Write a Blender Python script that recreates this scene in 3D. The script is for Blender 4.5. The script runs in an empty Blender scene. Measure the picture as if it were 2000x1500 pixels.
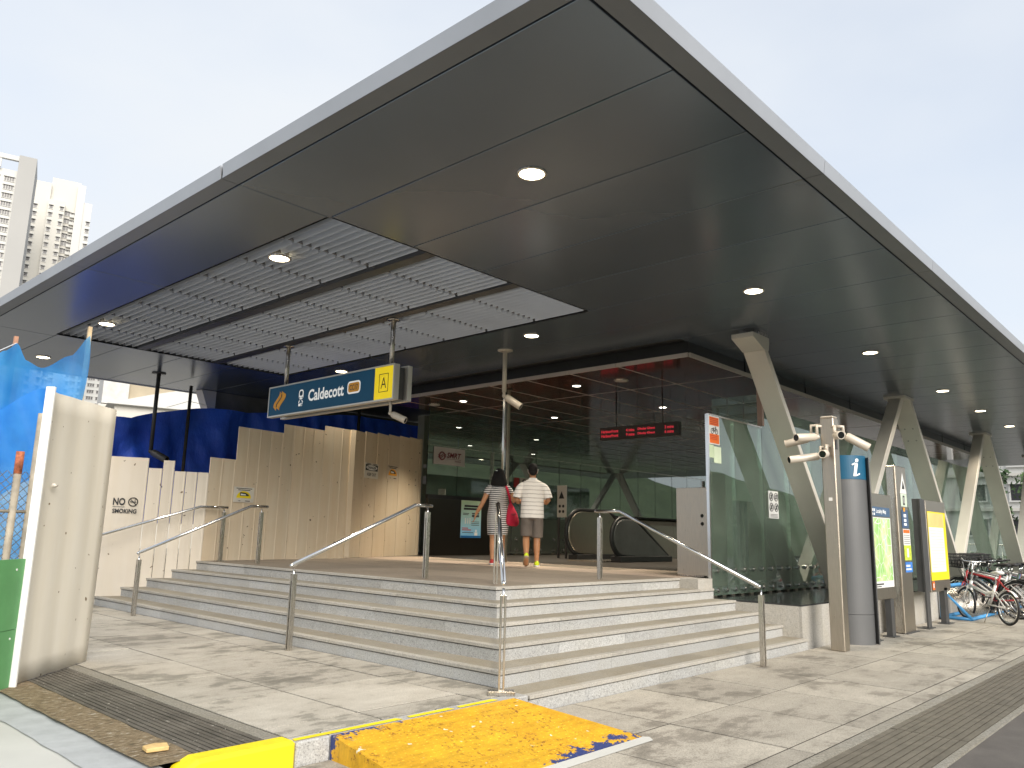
import bpy, bmesh, math, random
from mathutils import Vector as V, Matrix
from mathutils import noise as mnoise
random.seed(7)
scene = bpy.context.scene
COL = scene.collection

# ------------------------------------------------------------------ camera
cam = bpy.data.cameras.new('camera')
cam.sensor_width = 36.0
cam.lens = 36.0 * 1530.65 / 2000.0
cam.clip_start = 0.05
cam.clip_end = 3000
camo = bpy.data.objects.new('camera', cam)
COL.objects.link(camo)
_a, _b, _c = math.radians(42.682), math.radians(10.739), math.radians(1.349)
_f = V((math.cos(_b) * math.cos(_a), math.cos(_b) * math.sin(_a), math.sin(_b)))
_r = V((math.sin(_a), -math.cos(_a), 0))
_u = _r.cross(_f)
_r2 = _r * math.cos(_c) + _u * math.sin(_c)
_u2 = -_r * math.sin(_c) + _u * math.cos(_c)
camo.matrix_world = Matrix(((_r2.x, _u2.x, -_f.x, -4.6485), (_r2.y, _u2.y, -_f.y, -4.3370), (_r2.z, _u2.z, -_f.z, 1.18), (0, 0, 0, 1)))
scene.camera = camo

# ------------------------------------------------------------------ sky, sun, exposure
SUN_EL, SUN_AZ = math.radians(27), math.atan2(-0.36, -0.933)      # azimuth from +Y towards +X
w = bpy.data.worlds.new('World')
scene.world = w
w.use_nodes = True
nt = w.node_tree
bg = nt.nodes['Background']
sky = nt.nodes.new('ShaderNodeTexSky')
sky.sky_type = 'NISHITA'
sky.sun_disc = False
sky.sun_elevation = SUN_EL
sky.sun_rotation = SUN_AZ
sky.dust_density = 3.0
tc = nt.nodes.new('ShaderNodeTexCoord')
mp = nt.nodes.new('ShaderNodeMapping')
mp.inputs['Scale'].default_value = (1.0, 1.0, 2.2)
nz = nt.nodes.new('ShaderNodeTexNoise')
nz.inputs['Scale'].default_value = 1.6
nz.inputs['Detail'].default_value = 5
nz.inputs['Roughness'].default_value = 0.5
rp = nt.nodes.new('ShaderNodeValToRGB')
rp.color_ramp.elements[0].position = 0.30
rp.color_ramp.elements[0].color = (0.70, 0.70, 0.70, 1)
rp.color_ramp.elements[1].position = 0.66
rp.color_ramp.elements[1].color = (1, 1, 1, 1)
mx = nt.nodes.new('ShaderNodeMixRGB')
mx.inputs['Color2'].default_value = (3.12, 3.27, 3.46, 1)          # bright thin cloud
nt.links.new(tc.outputs['Generated'], mp.inputs['Vector'])
nt.links.new(mp.outputs['Vector'], nz.inputs['Vector'])
nt.links.new(nz.outputs['Fac'], rp.inputs['Fac'])
nt.links.new(rp.outputs['Color'], mx.inputs['Fac'])
nt.links.new(sky.outputs['Color'], mx.inputs['Color1'])
nt.links.new(mx.outputs['Color'], bg.inputs['Color'])
bg.inputs['Strength'].default_value = 0.10

sun = bpy.data.lights.new('sun', 'SUN')
sun.energy = 1.5
sun.angle = math.radians(38)
sun.color = (1.0, 0.945, 0.87)
suno = bpy.data.objects.new('sun', sun)
COL.objects.link(suno)
_d = V((math.sin(SUN_AZ) * math.cos(SUN_EL), math.cos(SUN_AZ) * math.cos(SUN_EL), math.sin(SUN_EL)))
suno.rotation_euler = _d.to_track_quat('Z', 'Y').to_euler()
suno.location = (-10, -20, 20)

vs = scene.view_settings
vs.view_transform = 'Standard'
vs.look = 'None'
vs.exposure = 1.48
vs.gamma = 1.0
vs.use_curve_mapping = False
scene.cycles.use_denoising = True
scene.cycles.max_bounces = 10
scene.cycles.diffuse_bounces = 5
scene.cycles.glossy_bounces = 4
scene.cycles.transmission_bounces = 6
scene.cycles.transparent_max_bounces = 16
scene.cycles.sample_clamp_indirect = 6.0

# ------------------------------------------------------------------ mesh helpers
class MB:
    def __init__(s):
        s.v = []; s.f = []
    def add(s, vs, fs):
        n = len(s.v)
        s.v += [tuple(x) for x in vs]
        s.f += [tuple(i + n for i in f) for f in fs]
        return s
    def box(s, x0, x1, y0, y1, z0, z1):
        return s.add([(x0, y0, z0), (x1, y0, z0), (x1, y1, z0), (x0, y1, z0), (x0, y0, z1), (x1, y0, z1), (x1, y1, z1), (x0, y1, z1)],
                     [(0, 3, 2, 1), (4, 5, 6, 7), (0, 1, 5, 4), (1, 2, 6, 5), (2, 3, 7, 6), (3, 0, 4, 7)])
    def obox(s, c, a, b, d):
        """oriented box: centre and three half-axis vectors"""
        c, a, b, d = V(c), V(a), V(b), V(d)
        if a.cross(b).dot(d) < 0: a = -a
        return s.add([c - a - b - d, c + a - b - d, c + a + b - d, c - a + b - d, c - a - b + d, c + a - b + d, c + a + b + d, c - a + b + d],
                     [(0, 3, 2, 1), (4, 5, 6, 7), (0, 1, 5, 4), (1, 2, 6, 5), (2, 3, 7, 6), (3, 0, 4, 7)])
    def prism(s, poly, o, u, v, wv):
        """polygon in the u,v plane, extruded by wv"""
        o, u, v, wv = V(o), V(u), V(v), V(wv)
        n = len(poly)
        a = sum(poly[i][0] * poly[(i + 1) % n][1] - poly[(i + 1) % n][0] * poly[i][1] for i in range(n))
        if (a > 0) != (u.cross(v).dot(wv) > 0): poly = poly[::-1]
        lo = [o + u * x + v * y for x, y in poly]
        hi = [q + wv for q in lo]
        fs = [tuple(range(n))[::-1], tuple(range(n, 2 * n))] + [(i, (i + 1) % n, n + (i + 1) % n, n + i) for i in range(n)]
        return s.add(lo + hi, fs)
    def loft(s, pts, rad, ref=(0, 1, 0), n=14, cap=True, phase=0.0):
        """elliptic rings: rad = list of r or (ru, rv); ru lies along ref"""
        pts = [V(q) for q in pts]; rings = []
        for i, q in enumerate(pts):
            d = (pts[min(i + 1, len(pts) - 1)] - pts[max(i - 1, 0)]).normalized()
            rf = V(ref)
            u = rf - d * rf.dot(d)
            if u.length < 1e-4: u = V((1, 0, 0)) - d * d.x
            u.normalize(); vv = d.cross(u)
            r = rad[i] if hasattr(rad, '__len__') else rad
            ru, rv = r if hasattr(r, '__len__') else (r, r)
            rings.append([q + u * (ru * math.cos(2 * math.pi * k / n + phase)) + vv * (rv * math.sin(2 * math.pi * k / n + phase)) for k in range(n)])
        vs = [x for rg in rings for x in rg]; fs = []
        for i in range(len(rings) - 1):
            for k in range(n):
                k2 = (k + 1) % n
                fs.append((i * n + k, i * n + k2, (i + 1) * n + k2, (i + 1) * n + k))
        if cap:
            fs.append(tuple(range(n))[::-1]); m = (len(rings) - 1) * n
            fs.append(tuple(range(m, m + n)))
        return s.add(vs, fs)
    def tube(s, pts, r, n=8, closed=False):
        pts = [V(q) for q in pts]
        if closed: pts = pts + [pts[0], pts[1]]
        d0 = (pts[1] - pts[0]).normalized()
        u = d0.orthogonal().normalized(); rings = []
        for i, q in enumerate(pts):
            if i == 0: d = d0
            elif i == len(pts) - 1: d = (pts[i] - pts[i - 1]).normalized()
            else:
                d = ((pts[i + 1] - pts[i]).normalized() + (pts[i] - pts[i - 1]).normalized())
                d = d.normalized() if d.length > 1e-6 else (pts[i + 1] - pts[i]).normalized()
            u = (u - d * u.dot(d)).normalized(); vv = d.cross(u)
            k = 1.0
            if 0 < i < len(pts) - 1:
                c = d.dot((pts[i] - pts[i - 1]).normalized()); k = 1 / max(c, 0.5)
            rings.append([q + (u * math.cos(2 * math.pi * j / n) + vv * math.sin(2 * math.pi * j / n)) * r for j in range(n)])
        if closed: rings = rings[:-1]
        vs = [x for rg in rings for x in rg]; fs = []
        for i in range(len(rings) - 1):
            for k in range(n):
                k2 = (k + 1) % n
                fs.append((i * n + k, i * n + k2, (i + 1) * n + k2, (i + 1) * n + k))
        if not closed:
            fs.append(tuple(range(n))[::-1]); m = (len(rings) - 1) * n
            fs.append(tuple(range(m, m + n)))
        return s.add(vs, fs)
    def ring(s, c, ax, R, r, n=28, m=6):
        c, ax = V(c), V(ax).normalized(); u = ax.orthogonal().normalized(); vv = ax.cross(u)
        vs = []; fs = []
        for i in range(n):
            t = 2 * math.pi * i / n; d = u * math.cos(t) + vv * math.sin(t)
            for j in range(m):
                q = 2 * math.pi * j / m
                vs.append(c + d * (R + r * math.cos(q)) + ax * (r * math.sin(q)))
        for i in range(n):
            for j in range(m):
                i2, j2 = (i + 1) % n, (j + 1) % m
                fs.append((i * m + j, i2 * m + j, i2 * m + j2, i * m + j2))
        return s.add(vs, fs)
    def disc(s, c, ax, R, h, n=24):
        c, ax = V(c), V(ax).normalized()
        return s.loft([c, c + ax * h], [R, R], ref=ax.orthogonal(), n=n)
    def ball(s, c, rx, ry, rz, n=16, m=10):
        c = V(c); vs = [c + V((0, 0, -rz))]; fs = []
        for i in range(1, m):
            t = -math.pi / 2 + math.pi * i / m
            for k in range(n):
                q = 2 * math.pi * k / n
                vs.append(c + V((rx * math.cos(t) * math.cos(q), ry * math.cos(t) * math.sin(q), rz * math.sin(t))))
        vs.append(c + V((0, 0, rz))); L = len(vs) - 1
        for k in range(n):
            k2 = (k + 1) % n
            fs.append((0, 1 + k2, 1 + k)); fs.append((L, 1 + (m - 2) * n + k, 1 + (m - 2) * n + k2))
            for i in range(m - 2):
                fs.append((1 + i * n + k, 1 + i * n + k2, 1 + (i + 1) * n + k2, 1 + (i + 1) * n + k))
        return s.add(vs, fs)
    def grid(s, P, nu, nv):
        """P(i,j) -> point, one sheet"""
        vs = [P(i, j) for i in range(nu + 1) for j in range(nv + 1)]
        fs = [(i * (nv + 1) + j, (i + 1) * (nv + 1) + j, (i + 1) * (nv + 1) + j + 1, i * (nv + 1) + j + 1) for i in range(nu) for j in range(nv)]
        return s.add(vs, fs)
    def mesh(s, name, mat=None, smooth=False):
        me = bpy.data.meshes.new(name)
        me.from_pydata(s.v, [], s.f)
        if mat: me.materials.append(mat)
        if smooth:
            for q in me.polygons: q.use_smooth = True
        me.update()
        return me
    def build(s, name, mat, parent=None, smooth=False, bevel=0, local=False):
        return link(name, s.mesh(name, mat, smooth), parent, bevel, local)

OFF = {}
def link(name, me, parent=None, bevel=0, local=False):
    o = bpy.data.objects.new(name, me); COL.objects.link(o)
    off = V((0, 0, 0))
    if parent is not None:
        o.parent = parent
        off = OFF.get(parent.name, V((0, 0, 0)))
        if not local: o.location = -off
    OFF[o.name] = V((0, 0, 0)) if not local else off
    if bevel:
        m = o.modifiers.new('bevel', 'BEVEL'); m.width = bevel; m.segments = 1; m.limit_method = 'ANGLE'
    return o
def tag(o, label=None, cat=None, group=None, kind=None):
    if label: o['label'] = label
    if cat: o['category'] = cat
    if group: o['group'] = group
    if kind: o['kind'] = kind
    return o
def empty(name, loc=(0, 0, 0), label=None, cat=None, group=None, rz=0):
    o = bpy.data.objects.new(name, None); COL.objects.link(o)
    o.location = loc; o.rotation_euler = (0, 0, rz); o.empty_display_size = 0.1
    OFF[o.name] = V(loc)
    return tag(o, label, cat, group)
def struct(name, mb, mat, smooth=False):
    return tag(mb.build(name, mat, None, smooth), kind='structure')
def piece(name, me, parent, loc, rz=0):
    """shared mesh placed at a world point under a parent (world-aligned)"""
    o = bpy.data.objects.new(name, me); COL.objects.link(o); o.parent = parent
    o.location = V(loc) - OFF.get(parent.name, V((0, 0, 0))); o.rotation_euler = (0, 0, rz)
    return o

def text(s, name, mat, parent, c, u, v, w=None, h=None, depth=0.002, local=False, bold=0.0, shear=0.0):
    """lettering centred at c, running along u, upright along v"""
    cu = bpy.data.curves.new('t', 'FONT'); cu.body = s; cu.resolution_u = 3
    cu.offset = bold; cu.shear = shear; cu.size = 1.0
    to = bpy.data.objects.new('t', cu); COL.objects.link(to)
    dg = bpy.context.evaluated_depsgraph_get()
    me = bpy.data.meshes.new_from_object(to.evaluated_get(dg))
    bpy.data.objects.remove(to); bpy.data.curves.remove(cu)
    xs = [q.co.x for q in me.vertices]; ys = [q.co.y for q in me.vertices]
    x0, x1, y0, y1 = min(xs), max(xs), min(ys), max(ys)
    kx = (w / (x1 - x0)) if w else None
    ky = (h / (y1 - y0)) if h else None
    kx = kx or ky; ky = ky or kx
    u, v, c = V(u).normalized(), V(v).normalized(), V(c); n = u.cross(v)
    for q in me.vertices:
        q.co = c + u * ((q.co.x - (x0 + x1) / 2) * kx) + v * ((q.co.y - (y0 + y1) / 2) * ky)
    me.name = name; me.materials.clear(); me.materials.append(mat)
    return link(name, me, parent, 0, local)

def copy_tree(o, parent=None):
    c = o.copy(); COL.objects.link(c); c.parent = parent
    for ch in o.children: copy_tree(ch, c)
    return c

# ------------------------------------------------------------------ materials
def newmat(name):
    m = bpy.data.materials.new(name); m.use_nodes = True
    return m, m.node_tree, m.node_tree.nodes['Principled BSDF']
def N(nt, t, **k):
    n = nt.nodes.new(t)
    for a, b in k.items():
        if a in n.inputs: n.inputs[a].default_value = b
        else: setattr(n, a, b)
    return n
def pos(nt, scale=None):
    g = nt.nodes.new('ShaderNodeNewGeometry')
    if scale is None: return g.outputs['Position']
    mpn = nt.nodes.new('ShaderNodeMapping'); mpn.inputs['Scale'].default_value = scale
    nt.links.new(g.outputs['Position'], mpn.inputs['Vector'])
    return mpn.outputs['Vector']
def objc(nt, scale=None):
    g = nt.nodes.new('ShaderNodeTexCoord')
    if scale is None: return g.outputs['Object']
    mpn = nt.nodes.new('ShaderNodeMapping'); mpn.inputs['Scale'].default_value = scale
    nt.links.new(g.outputs['Object'], mpn.inputs['Vector'])
    return mpn.outputs['Vector']
def noise(nt, vec, scale, detail=4, rough=0.55):
    n = N(nt, 'ShaderNodeTexNoise', Scale=scale, Detail=detail, Roughness=rough)
    nt.links.new(vec, n.inputs['Vector'])
    return n.outputs['Fac']
def ramp(nt, fac, *st):
    r = nt.nodes.new('ShaderNodeValToRGB'); e = r.color_ramp.elements
    while len(e) < len(st): e.new(0.5)
    for q, (p_, c) in zip(e, st):
        q.position = p_; q.color = tuple(c) + (1,) if hasattr(c, '__len__') else (c, c, c, 1)
    nt.links.new(fac, r.inputs['Fac'])
    return r.outputs['Color']
def mix(nt, fac, a, b, mode='MIX'):
    n = nt.nodes.new('ShaderNodeMixRGB'); n.blend_type = mode
    for key, val in (('Fac', fac), ('Color1', a), ('Color2', b)):
        if hasattr(val, 'is_linked') or isinstance(val, bpy.types.NodeSocket): nt.links.new(val, n.inputs[key])
        elif hasattr(val, '__len__'): n.inputs[key].default_value = tuple(val) + (1,)
        else: n.inputs[key].default_value = val if key == 'Fac' else (val, val, val, 1)
    return n.outputs['Color']
def bump(nt, fac, bs, strength=0.2, dist=0.01):
    b = N(nt, 'ShaderNodeBump', Strength=strength, Distance=dist)
    nt.links.new(fac, b.inputs['Height']); nt.links.new(b.outputs['Normal'], bs.inputs['Normal'])
def orand(nt):
    return nt.nodes.new('ShaderNodeObjectInfo').outputs['Random']

def pm(name, col, rough=0.5, metal=0.0, var=0.12, scale=3.0, bstr=0.0, bscale=60, rvar=0.0, spec=0.5, perobj=0.0):
    """plain painted / coated surface with slight unevenness"""
    m, nt, bs = newmat(name)
    f = noise(nt, pos(nt), scale, 5)
    c = ramp(nt, f, (0.3, [x * (1 - var) for x in col]), (0.7, [min(1, x * (1 + var)) for x in col]))
    if perobj:
        r = ramp(nt, orand(nt), (0, 1 - perobj), (1, 1.0)); c = mix(nt, 1.0, c, r, 'MULTIPLY')
    nt.links.new(c, bs.inputs['Base Color'])
    bs.inputs['Roughness'].default_value = rough; bs.inputs['Metallic'].default_value = metal
    bs.inputs['Specular IOR Level'].default_value = spec
    if rvar:
        r = ramp(nt, noise(nt, pos(nt), scale * 2.3, 4), (0.3, max(0, rough - rvar)), (0.7, min(1, rough + rvar)))
        nt.links.new(r, bs.inputs['Roughness'])
    if bstr: bump(nt, noise(nt, pos(nt), bscale, 3), bs, bstr)
    return m
def emat(name, col, strength):
    m, nt, bs = newmat(name)
    bs.inputs['Base Color'].default_value = tuple(col) + (1,)
    bs.inputs['Emission Color'].default_value = tuple(col) + (1,)
    bs.inputs['Emission Strength'].default_value = strength
    return m

def granite(name, base, dark, light, rough=0.75, sc=1.0, stain=0.25, tint=(0.8, 0.72, 0.55)):
    m, nt, bs = newmat(name)
    P = pos(nt)
    f1 = noise(nt, P, 105 * sc, 3, 0.75); f2 = noise(nt, P, 40 * sc, 2, 0.6)
    c = ramp(nt, f1, (0.36, dark), (0.47, base), (0.56, base), (0.66, light))
    c2 = ramp(nt, f2, (0.40, [x * 0.80 for x in base]), (0.6, [min(1, x * 1.1) for x in base]))
    c = mix(nt, 0.30, c, c2)
    r = ramp(nt, orand(nt), (0, 0.86), (1, 1.06)); c = mix(nt, 1.0, c, r, 'MULTIPLY')
    s = ramp(nt, noise(nt, P, 2.2, 6, 0.65), (0.42, 0.0), (0.72, 1.0))
    c = mix(nt, mix(nt, 1.0, s, stain, 'MULTIPLY'), c, mix(nt, 1.0, c, tint, 'MULTIPLY'))
    nt.links.new(c, bs.inputs['Base Color']); bs.inputs['Roughness'].default_value = rough
    bump(nt, f1, bs, 0.12, 0.003)
    return m

M = {}
M['riser'] = granite('granite_riser', (0.44, 0.44, 0.43), (0.13, 0.128, 0.12), (0.64, 0.64, 0.62))
M['nosing'] = granite('granite_nosing', (0.42, 0.40, 0.36), (0.2, 0.19, 0.17), (0.6, 0.58, 0.54), stain=0.3)
M['tread'] = granite('granite_tread', (0.30, 0.275, 0.225), (0.2, 0.185, 0.15), (0.40, 0.37, 0.31), stain=0.5)
M['plinth'] = granite('granite_plinth', (0.48, 0.46, 0.42), (0.22, 0.21, 0.19), (0.64, 0.62, 0.58), stain=0.35)
M['band'] = granite('granite_band', (0.29, 0.275, 0.235), (0.12, 0.11, 0.1), (0.5, 0.48, 0.43), sc=0.7, stain=0.4)
M['polished'] = pm('polished_black_granite', (0.03, 0.032, 0.033), 0.12, 0, 0.3, 30)

def paving(name, a, b, c_, lo=0.44, hi=0.58):
    m, nt, bs = newmat(name)
    P = pos(nt)
    big = noise(nt, P, 1.05, 7, 0.68); mid = noise(nt, pos(nt, (1.5, 3.8, 1)), 1.6, 6, 0.7); fine = noise(nt, P, 120, 2, 0.6)
    f = mix(nt, 0.38, big, mid)
    c = ramp(nt, f, (lo - 0.07, b), (lo - 0.005, [x * 1.35 for x in b]), (lo + 0.015, a), (hi, c_))
    g = ramp(nt, fine, (0.34, 0.72), (0.5, 1.0), (0.66, 1.16)); c = mix(nt, 1.0, c, g, 'MULTIPLY')
    sp = ramp(nt, noise(nt, P, 22, 4, 0.7), (0.63, 1.0), (0.69, 0.66)); c = mix(nt, 1.0, c, sp, 'MULTIPLY')
    r = ramp(nt, orand(nt), (0, 0.80), (1, 1.08)); c = mix(nt, 1.0, c, r, 'MULTIPLY')
    nt.links.new(c, bs.inputs['Base Color'])
    rr = ramp(nt, f, (lo - 0.05, 0.55), (lo + 0.03, 0.85)); nt.links.new(rr, bs.inputs['Roughness'])
    bump(nt, fine, bs, 0.15, 0.003)
    return m
M['pave'] = paving('stained_paving', (0.41, 0.38, 0.325), (0.215, 0.202, 0.172), (0.50, 0.47, 0.41), 0.465, 0.60)
M['pave_low'] = paving('stained_paving_low', (0.385, 0.355, 0.30), (0.22, 0.20, 0.168), (0.47, 0.435, 0.37), 0.46, 0.60)
M['joint'] = pm('joint_mortar', (0.045, 0.04, 0.032), 0.95, 0, 0.3, 9)
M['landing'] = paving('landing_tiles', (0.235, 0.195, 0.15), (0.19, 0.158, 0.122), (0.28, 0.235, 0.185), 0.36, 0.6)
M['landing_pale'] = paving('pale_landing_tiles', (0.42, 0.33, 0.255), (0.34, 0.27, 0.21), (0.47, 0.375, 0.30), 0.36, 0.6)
M['asphalt'] = pm('asphalt', (0.085, 0.075, 0.068), 0.9, 0, 0.25, 5, 0.4, 160)
M['concrete'] = pm('pale_concrete', (0.55, 0.55, 0.52), 0.85, 0, 0.08, 1.4, 0.15, 60)
M['mortar'] = pm('grey_mortar', (0.42, 0.44, 0.45), 0.9, 0, 0.12, 7, 0.4, 30)
M['steel'] = None
def steel(name, col, rough, streak=(40, 40, 2)):
    m, nt, bs = newmat(name)
    f = noise(nt, pos(nt, streak), 3, 3)
    nt.links.new(ramp(nt, f, (0.3, [x * 0.85 for x in col]), (0.7, col)), bs.inputs['Base Color'])
    bs.inputs['Metallic'].default_value = 1.0
    nt.links.new(ramp(nt, f, (0.3, rough * 0.8), (0.7, rough * 1.25)), bs.inputs['Roughness'])
    return m
M['steel'] = steel('stainless_steel', (0.62, 0.58, 0.52), 0.26)
M['chrome'] = steel('polished_steel_tube', (0.74, 0.74, 0.73), 0.16)
M['steel_warm'] = steel('brushed_steel_cladding', (0.52, 0.46, 0.38), 0.34)
M['grate'] = pm('cast_grating', (0.17, 0.155, 0.13), 0.6, 0.5, 0.25, 20)
M['white'] = pm('white_paint', (0.78, 0.78, 0.76), 0.5, 0, 0.04)
M['offwhite'] = pm('offwhite_paint', (0.66, 0.62, 0.55), 0.5, 0, 0.06)
M['black'] = pm('black_rubber', (0.012, 0.012, 0.013), 0.5, 0, 0.3)
M['blackpaint'] = pm('black_print', (0.02, 0.02, 0.022), 0.6, 0, 0.1)
M['darkmetal'] = pm('dark_grey_metal', (0.10, 0.10, 0.10), 0.45, 0.5, 0.15)
M['yellow'] = pm('yellow_paint', (0.88, 0.70, 0.01), 0.6, 0, 0.1, 9)
M['orange'] = pm('orange_print', (0.82, 0.16, 0.015), 0.5, 0, 0.05)
M['amber'] = pm('amber_print', (0.85, 0.38, 0.03), 0.5, 0, 0.05)
M['navy'] = pm('navy_sign_face', (0.006, 0.055, 0.11), 0.55, 0, 0.15, 1.5, spec=0.25)
M['red'] = pm('red_paint', (0.45, 0.03, 0.03), 0.45, 0, 0.15)
M['green'] = pm('green_painted_board', (0.115, 0.34, 0.125), 0.6, 0, 0.14, 2.5, 0.1, 20)
M['blue_tube'] = pm('blue_painted_tube', (0.06, 0.27, 0.55), 0.45, 0, 0.2, 6)
# ================================================================== dimensions
H = 4.118          # canopy soffit
ZL = 0.64          # landing
ZR = -0.128        # lower pavement
T = 0.3109         # tread
RS = 0.128         # riser
XE = 5.12          # right end of the steps
XJ, DJ = -0.627, 1.024
YR, XL = -1.974, -1.567
YB = 12.75         # rear edge of canopy
XF = 31.0          # far end of canopy

# ================================================================== ground
g = MB().add([(-700, -700, -0.17), (900, -700, -0.17), (900, 900, -0.17), (-700, 900, -0.17)], [(0, 1, 2, 3)])
struct('ground', g, pm('pale_ground', (0.24, 0.225, 0.20), 0.9, 0, 0.2, 0.3))
# lower pavement bed and its slabs
low = struct('lower_pavement', MB().box(-3.3, 31, -2.24, -T - 0.001, -0.168, ZR - 0.004), M['joint'])
up = struct('upper_pavement', MB().box(-1.985, -0.001, -0.19, 9.0, -0.165, -0.004), M['joint'])
SL = 0.9
def slab(parent, x0, x1, y0, y1, ztop, mat, name='paving_slab', g=0.008, th=0.03):
    return MB().box(x0 + g, x1 - g, y0 + g, y1 - g, ztop - th, ztop).build(name, mat, parent)
xs = [-3.25, -2.15, -1.29, -0.4, 0.5, 1.43] + [1.43 + SL * i for i in range(1, 33)]
ys = [-2.235, -2.06, -1.185, -T - 0.004]
for i in range(len(xs) - 1):
    for j in range(3):
        slab(low, xs[i], xs[i + 1], ys[j], ys[j + 1], ZR + random.uniform(-0.0015, 0.0015), M['pave_low'])
xs = [-1.98, -1.29, -0.385, -0.002]
ys = [-0.188, 0.07, 0.97, 1.87, 2.77, 3.67, 4.57, 5.47, 6.37, 7.27, 8.17, 9.0]
for i in range(3):
    for j in range(len(ys) - 1):
        slab(up, xs[i], xs[i + 1], ys[j], ys[j + 1], random.uniform(-0.0015, 0.0015), M['pave'])

# kerb at the edge between the two levels
kerb = empty('kerb', (-1.2, -0.25, ZR), 'granite kerb stones between the upper and lower paving', 'kerb')
kx = [-1.99, -1.76, -0.85, -0.02]
for a, b in zip(kx[:-1], kx[1:]):
    MB().box(a + 0.002, b - 0.002, -T, -0.192, -0.16, 0.0).build('kerb_stone', M['riser'], kerb, bevel=0.008)
for a, b in ((-1.985, -1.2), (-1.14, -0.75), (-0.70, -0.32)):
    MB().add([(a, -0.285, 0.0035), (b, -0.288, 0.0035), (b - 0.02, -0.235, 0.0035), (a + 0.01, -0.24, 0.0035)], [(0, 1, 2, 3)]).build('painted_line', M['yellow'], kerb)
yk = MB().prism([(-2.66, -0.168), (-2.66, -0.03), (-2.56, 0.014), (-1.995, 0.014), (-1.995, -0.168)], (0, -0.175, 0), (1, 0, 0), (0, 0, 1), (0, -0.15, 0))
tag(yk.build('painted_kerb', M['yellow'], None, bevel=0.02), 'short kerb end painted solid yellow beside the floor drain', 'kerb')

# left drain with long grating bars, granite edge, rubble strip, mortar and apron
def drain(name, label, along, a0, a1, b0, b1, z, sec, nb, gaprow):
    d = empty(name, ((a0, b0, z) if along == 'x' else (b0, a0, z)), label, 'drain')
    def bx(m, p0, p1, q0, q1, z0, z1):
        return m.box(p0, p1, q0, q1, z0, z1) if along == 'x' else m.box(q0, q1, p0, p1, z0, z1)
    bx(MB(), a0, a1, b0, b1, z - 0.03, z - 0.024).build('channel', M['black'], d)
    a = a0; bw = (b1 - b0) / nb
    while a < a1 - 0.01:
        e = min(a + sec, a1); m = MB()
        for i in range(nb):
            bx(m, a + 0.006, e - 0.006, b0 + i * bw + 0.005, b0 + (i + 1) * bw - 0.005, z - 0.022, z - random.uniform(0, 0.003))
        for c in (0.02, 0.35, 0.65, 0.97):
            q = a + (e - a) * c; bx(m, q, q + 0.012, b0 + 0.004, b1 - 0.004, z - 0.022, z - 0.006)
        m.build('grating', M['grate'], d); a = e
    return d
def grate_mat():
    m, nt, bs = newmat('worn_grating')
    P = pos(nt)
    c = ramp(nt, noise(nt, P, 3, 5), (0.35, (0.10, 0.092, 0.078)), (0.7, (0.185, 0.17, 0.145)))
    sp = ramp(nt, noise(nt, P, 26, 3, 0.6), (0.66, 0.0), (0.69, 1.0))
    nt.links.new(mix(nt, sp, c, (0.55, 0.52, 0.47)), bs.inputs['Base Color'])
    bs.inputs['Roughness'].default_value = 0.55; bs.inputs['Metallic'].default_value = 0.3
    return m
M['grate'] = grate_mat()
drain('floor_drain', 'long slotted grey floor drain with paint splashes beside the hoarding', 'y', -0.17, 8.0, -2.50, -2.09, 0.0, 2.0, 11, 0)
M['grate_r'] = pm('grating_bars', (0.20, 0.18, 0.145), 0.5, 0.35, 0.2, 8)
_g = M['grate']; M['grate'] = M['grate_r']
drain('roadside_drain', 'long slotted grating along the roadside edge of the pavement', 'x', -3.2, 31, -2.83, -2.33, ZR, 1.6, 10, 0)
M['grate'] = _g
struct('drain_edging', MB().box(-2.088, -1.987, -0.17, 9.0, -0.165, -0.001), M['band'])
struct('roadside_edging', MB().box(-3.2, 31, -2.328, -2.242, -0.168, ZR - 0.001), M['band'])
struct('roadside_outer_edging', MB().box(-3.2, 31, -2.88, -2.832, -0.168, ZR - 0.004), M['band'])
road = MB().add([(-60, -40, -0.145), (90, -40, -0.145), (90, -2.882, -0.145), (-60, -2.882, -0.145)], [(0, 1, 2, 3)])
struct('road', road, pm('road_surface', (0.115, 0.105, 0.095), 0.85, 0, 0.25, 2.5, 0.4, 140))
def rubble_mat():
    m, nt, bs = newmat('rubble')
    P = pos(nt); f = noise(nt, pos(nt, (1, 2.5, 1)), 16, 6, 0.75)
    c = ramp(nt, f, (0.36, (0.11, 0.085, 0.05)), (0.5, (0.27, 0.20, 0.115)), (0.60, (0.36, 0.29, 0.19)), (0.66, (0.75, 0.72, 0.66)))
    nt.links.new(c, bs.inputs['Base Color']); bs.inputs['Roughness'].default_value = 0.95
    bump(nt, noise(nt, P, 45, 5, 0.7), bs, 0.9, 0.03)
    return m
def uneven(x0, x1, y0, y1, z, amp, nu, nv, jag, seed):
    def P(i, j):
        x = x0 + (x1 - x0) * i / nu; y = y0 + (y1 - y0) * j / nv
        q = mnoise.noise(V((x * 5, y * 5, seed)))
        if i in (0, nu): x += jag * mnoise.noise(V((seed, y * 4.0, i))) + 0.4 * jag * mnoise.noise(V((seed, y * 17.0, i)))
        return (x, y, z + amp * q)
    return MB().grid(P, nu, nv)
struct('rubble_strip', uneven(-2.76, -2.495, -0.21, 5.0, -0.005, 0.006, 6, 120, 0.012, 3.1), rubble_mat(), True)
struct('mortar_strip', uneven(-2.98, -2.70, -0.4, 5.0, -0.020, 0.003, 5, 120, 0.014, 8.3), M['mortar'], True)
def apron(i, j):
    x = -9.0 + 6.25 * i / 12; y = -1.2 + 7 * j / 20
    return (x, y, -0.026 - 0.10 * max(0, (-0.1 - y)) / 1.1)
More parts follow.
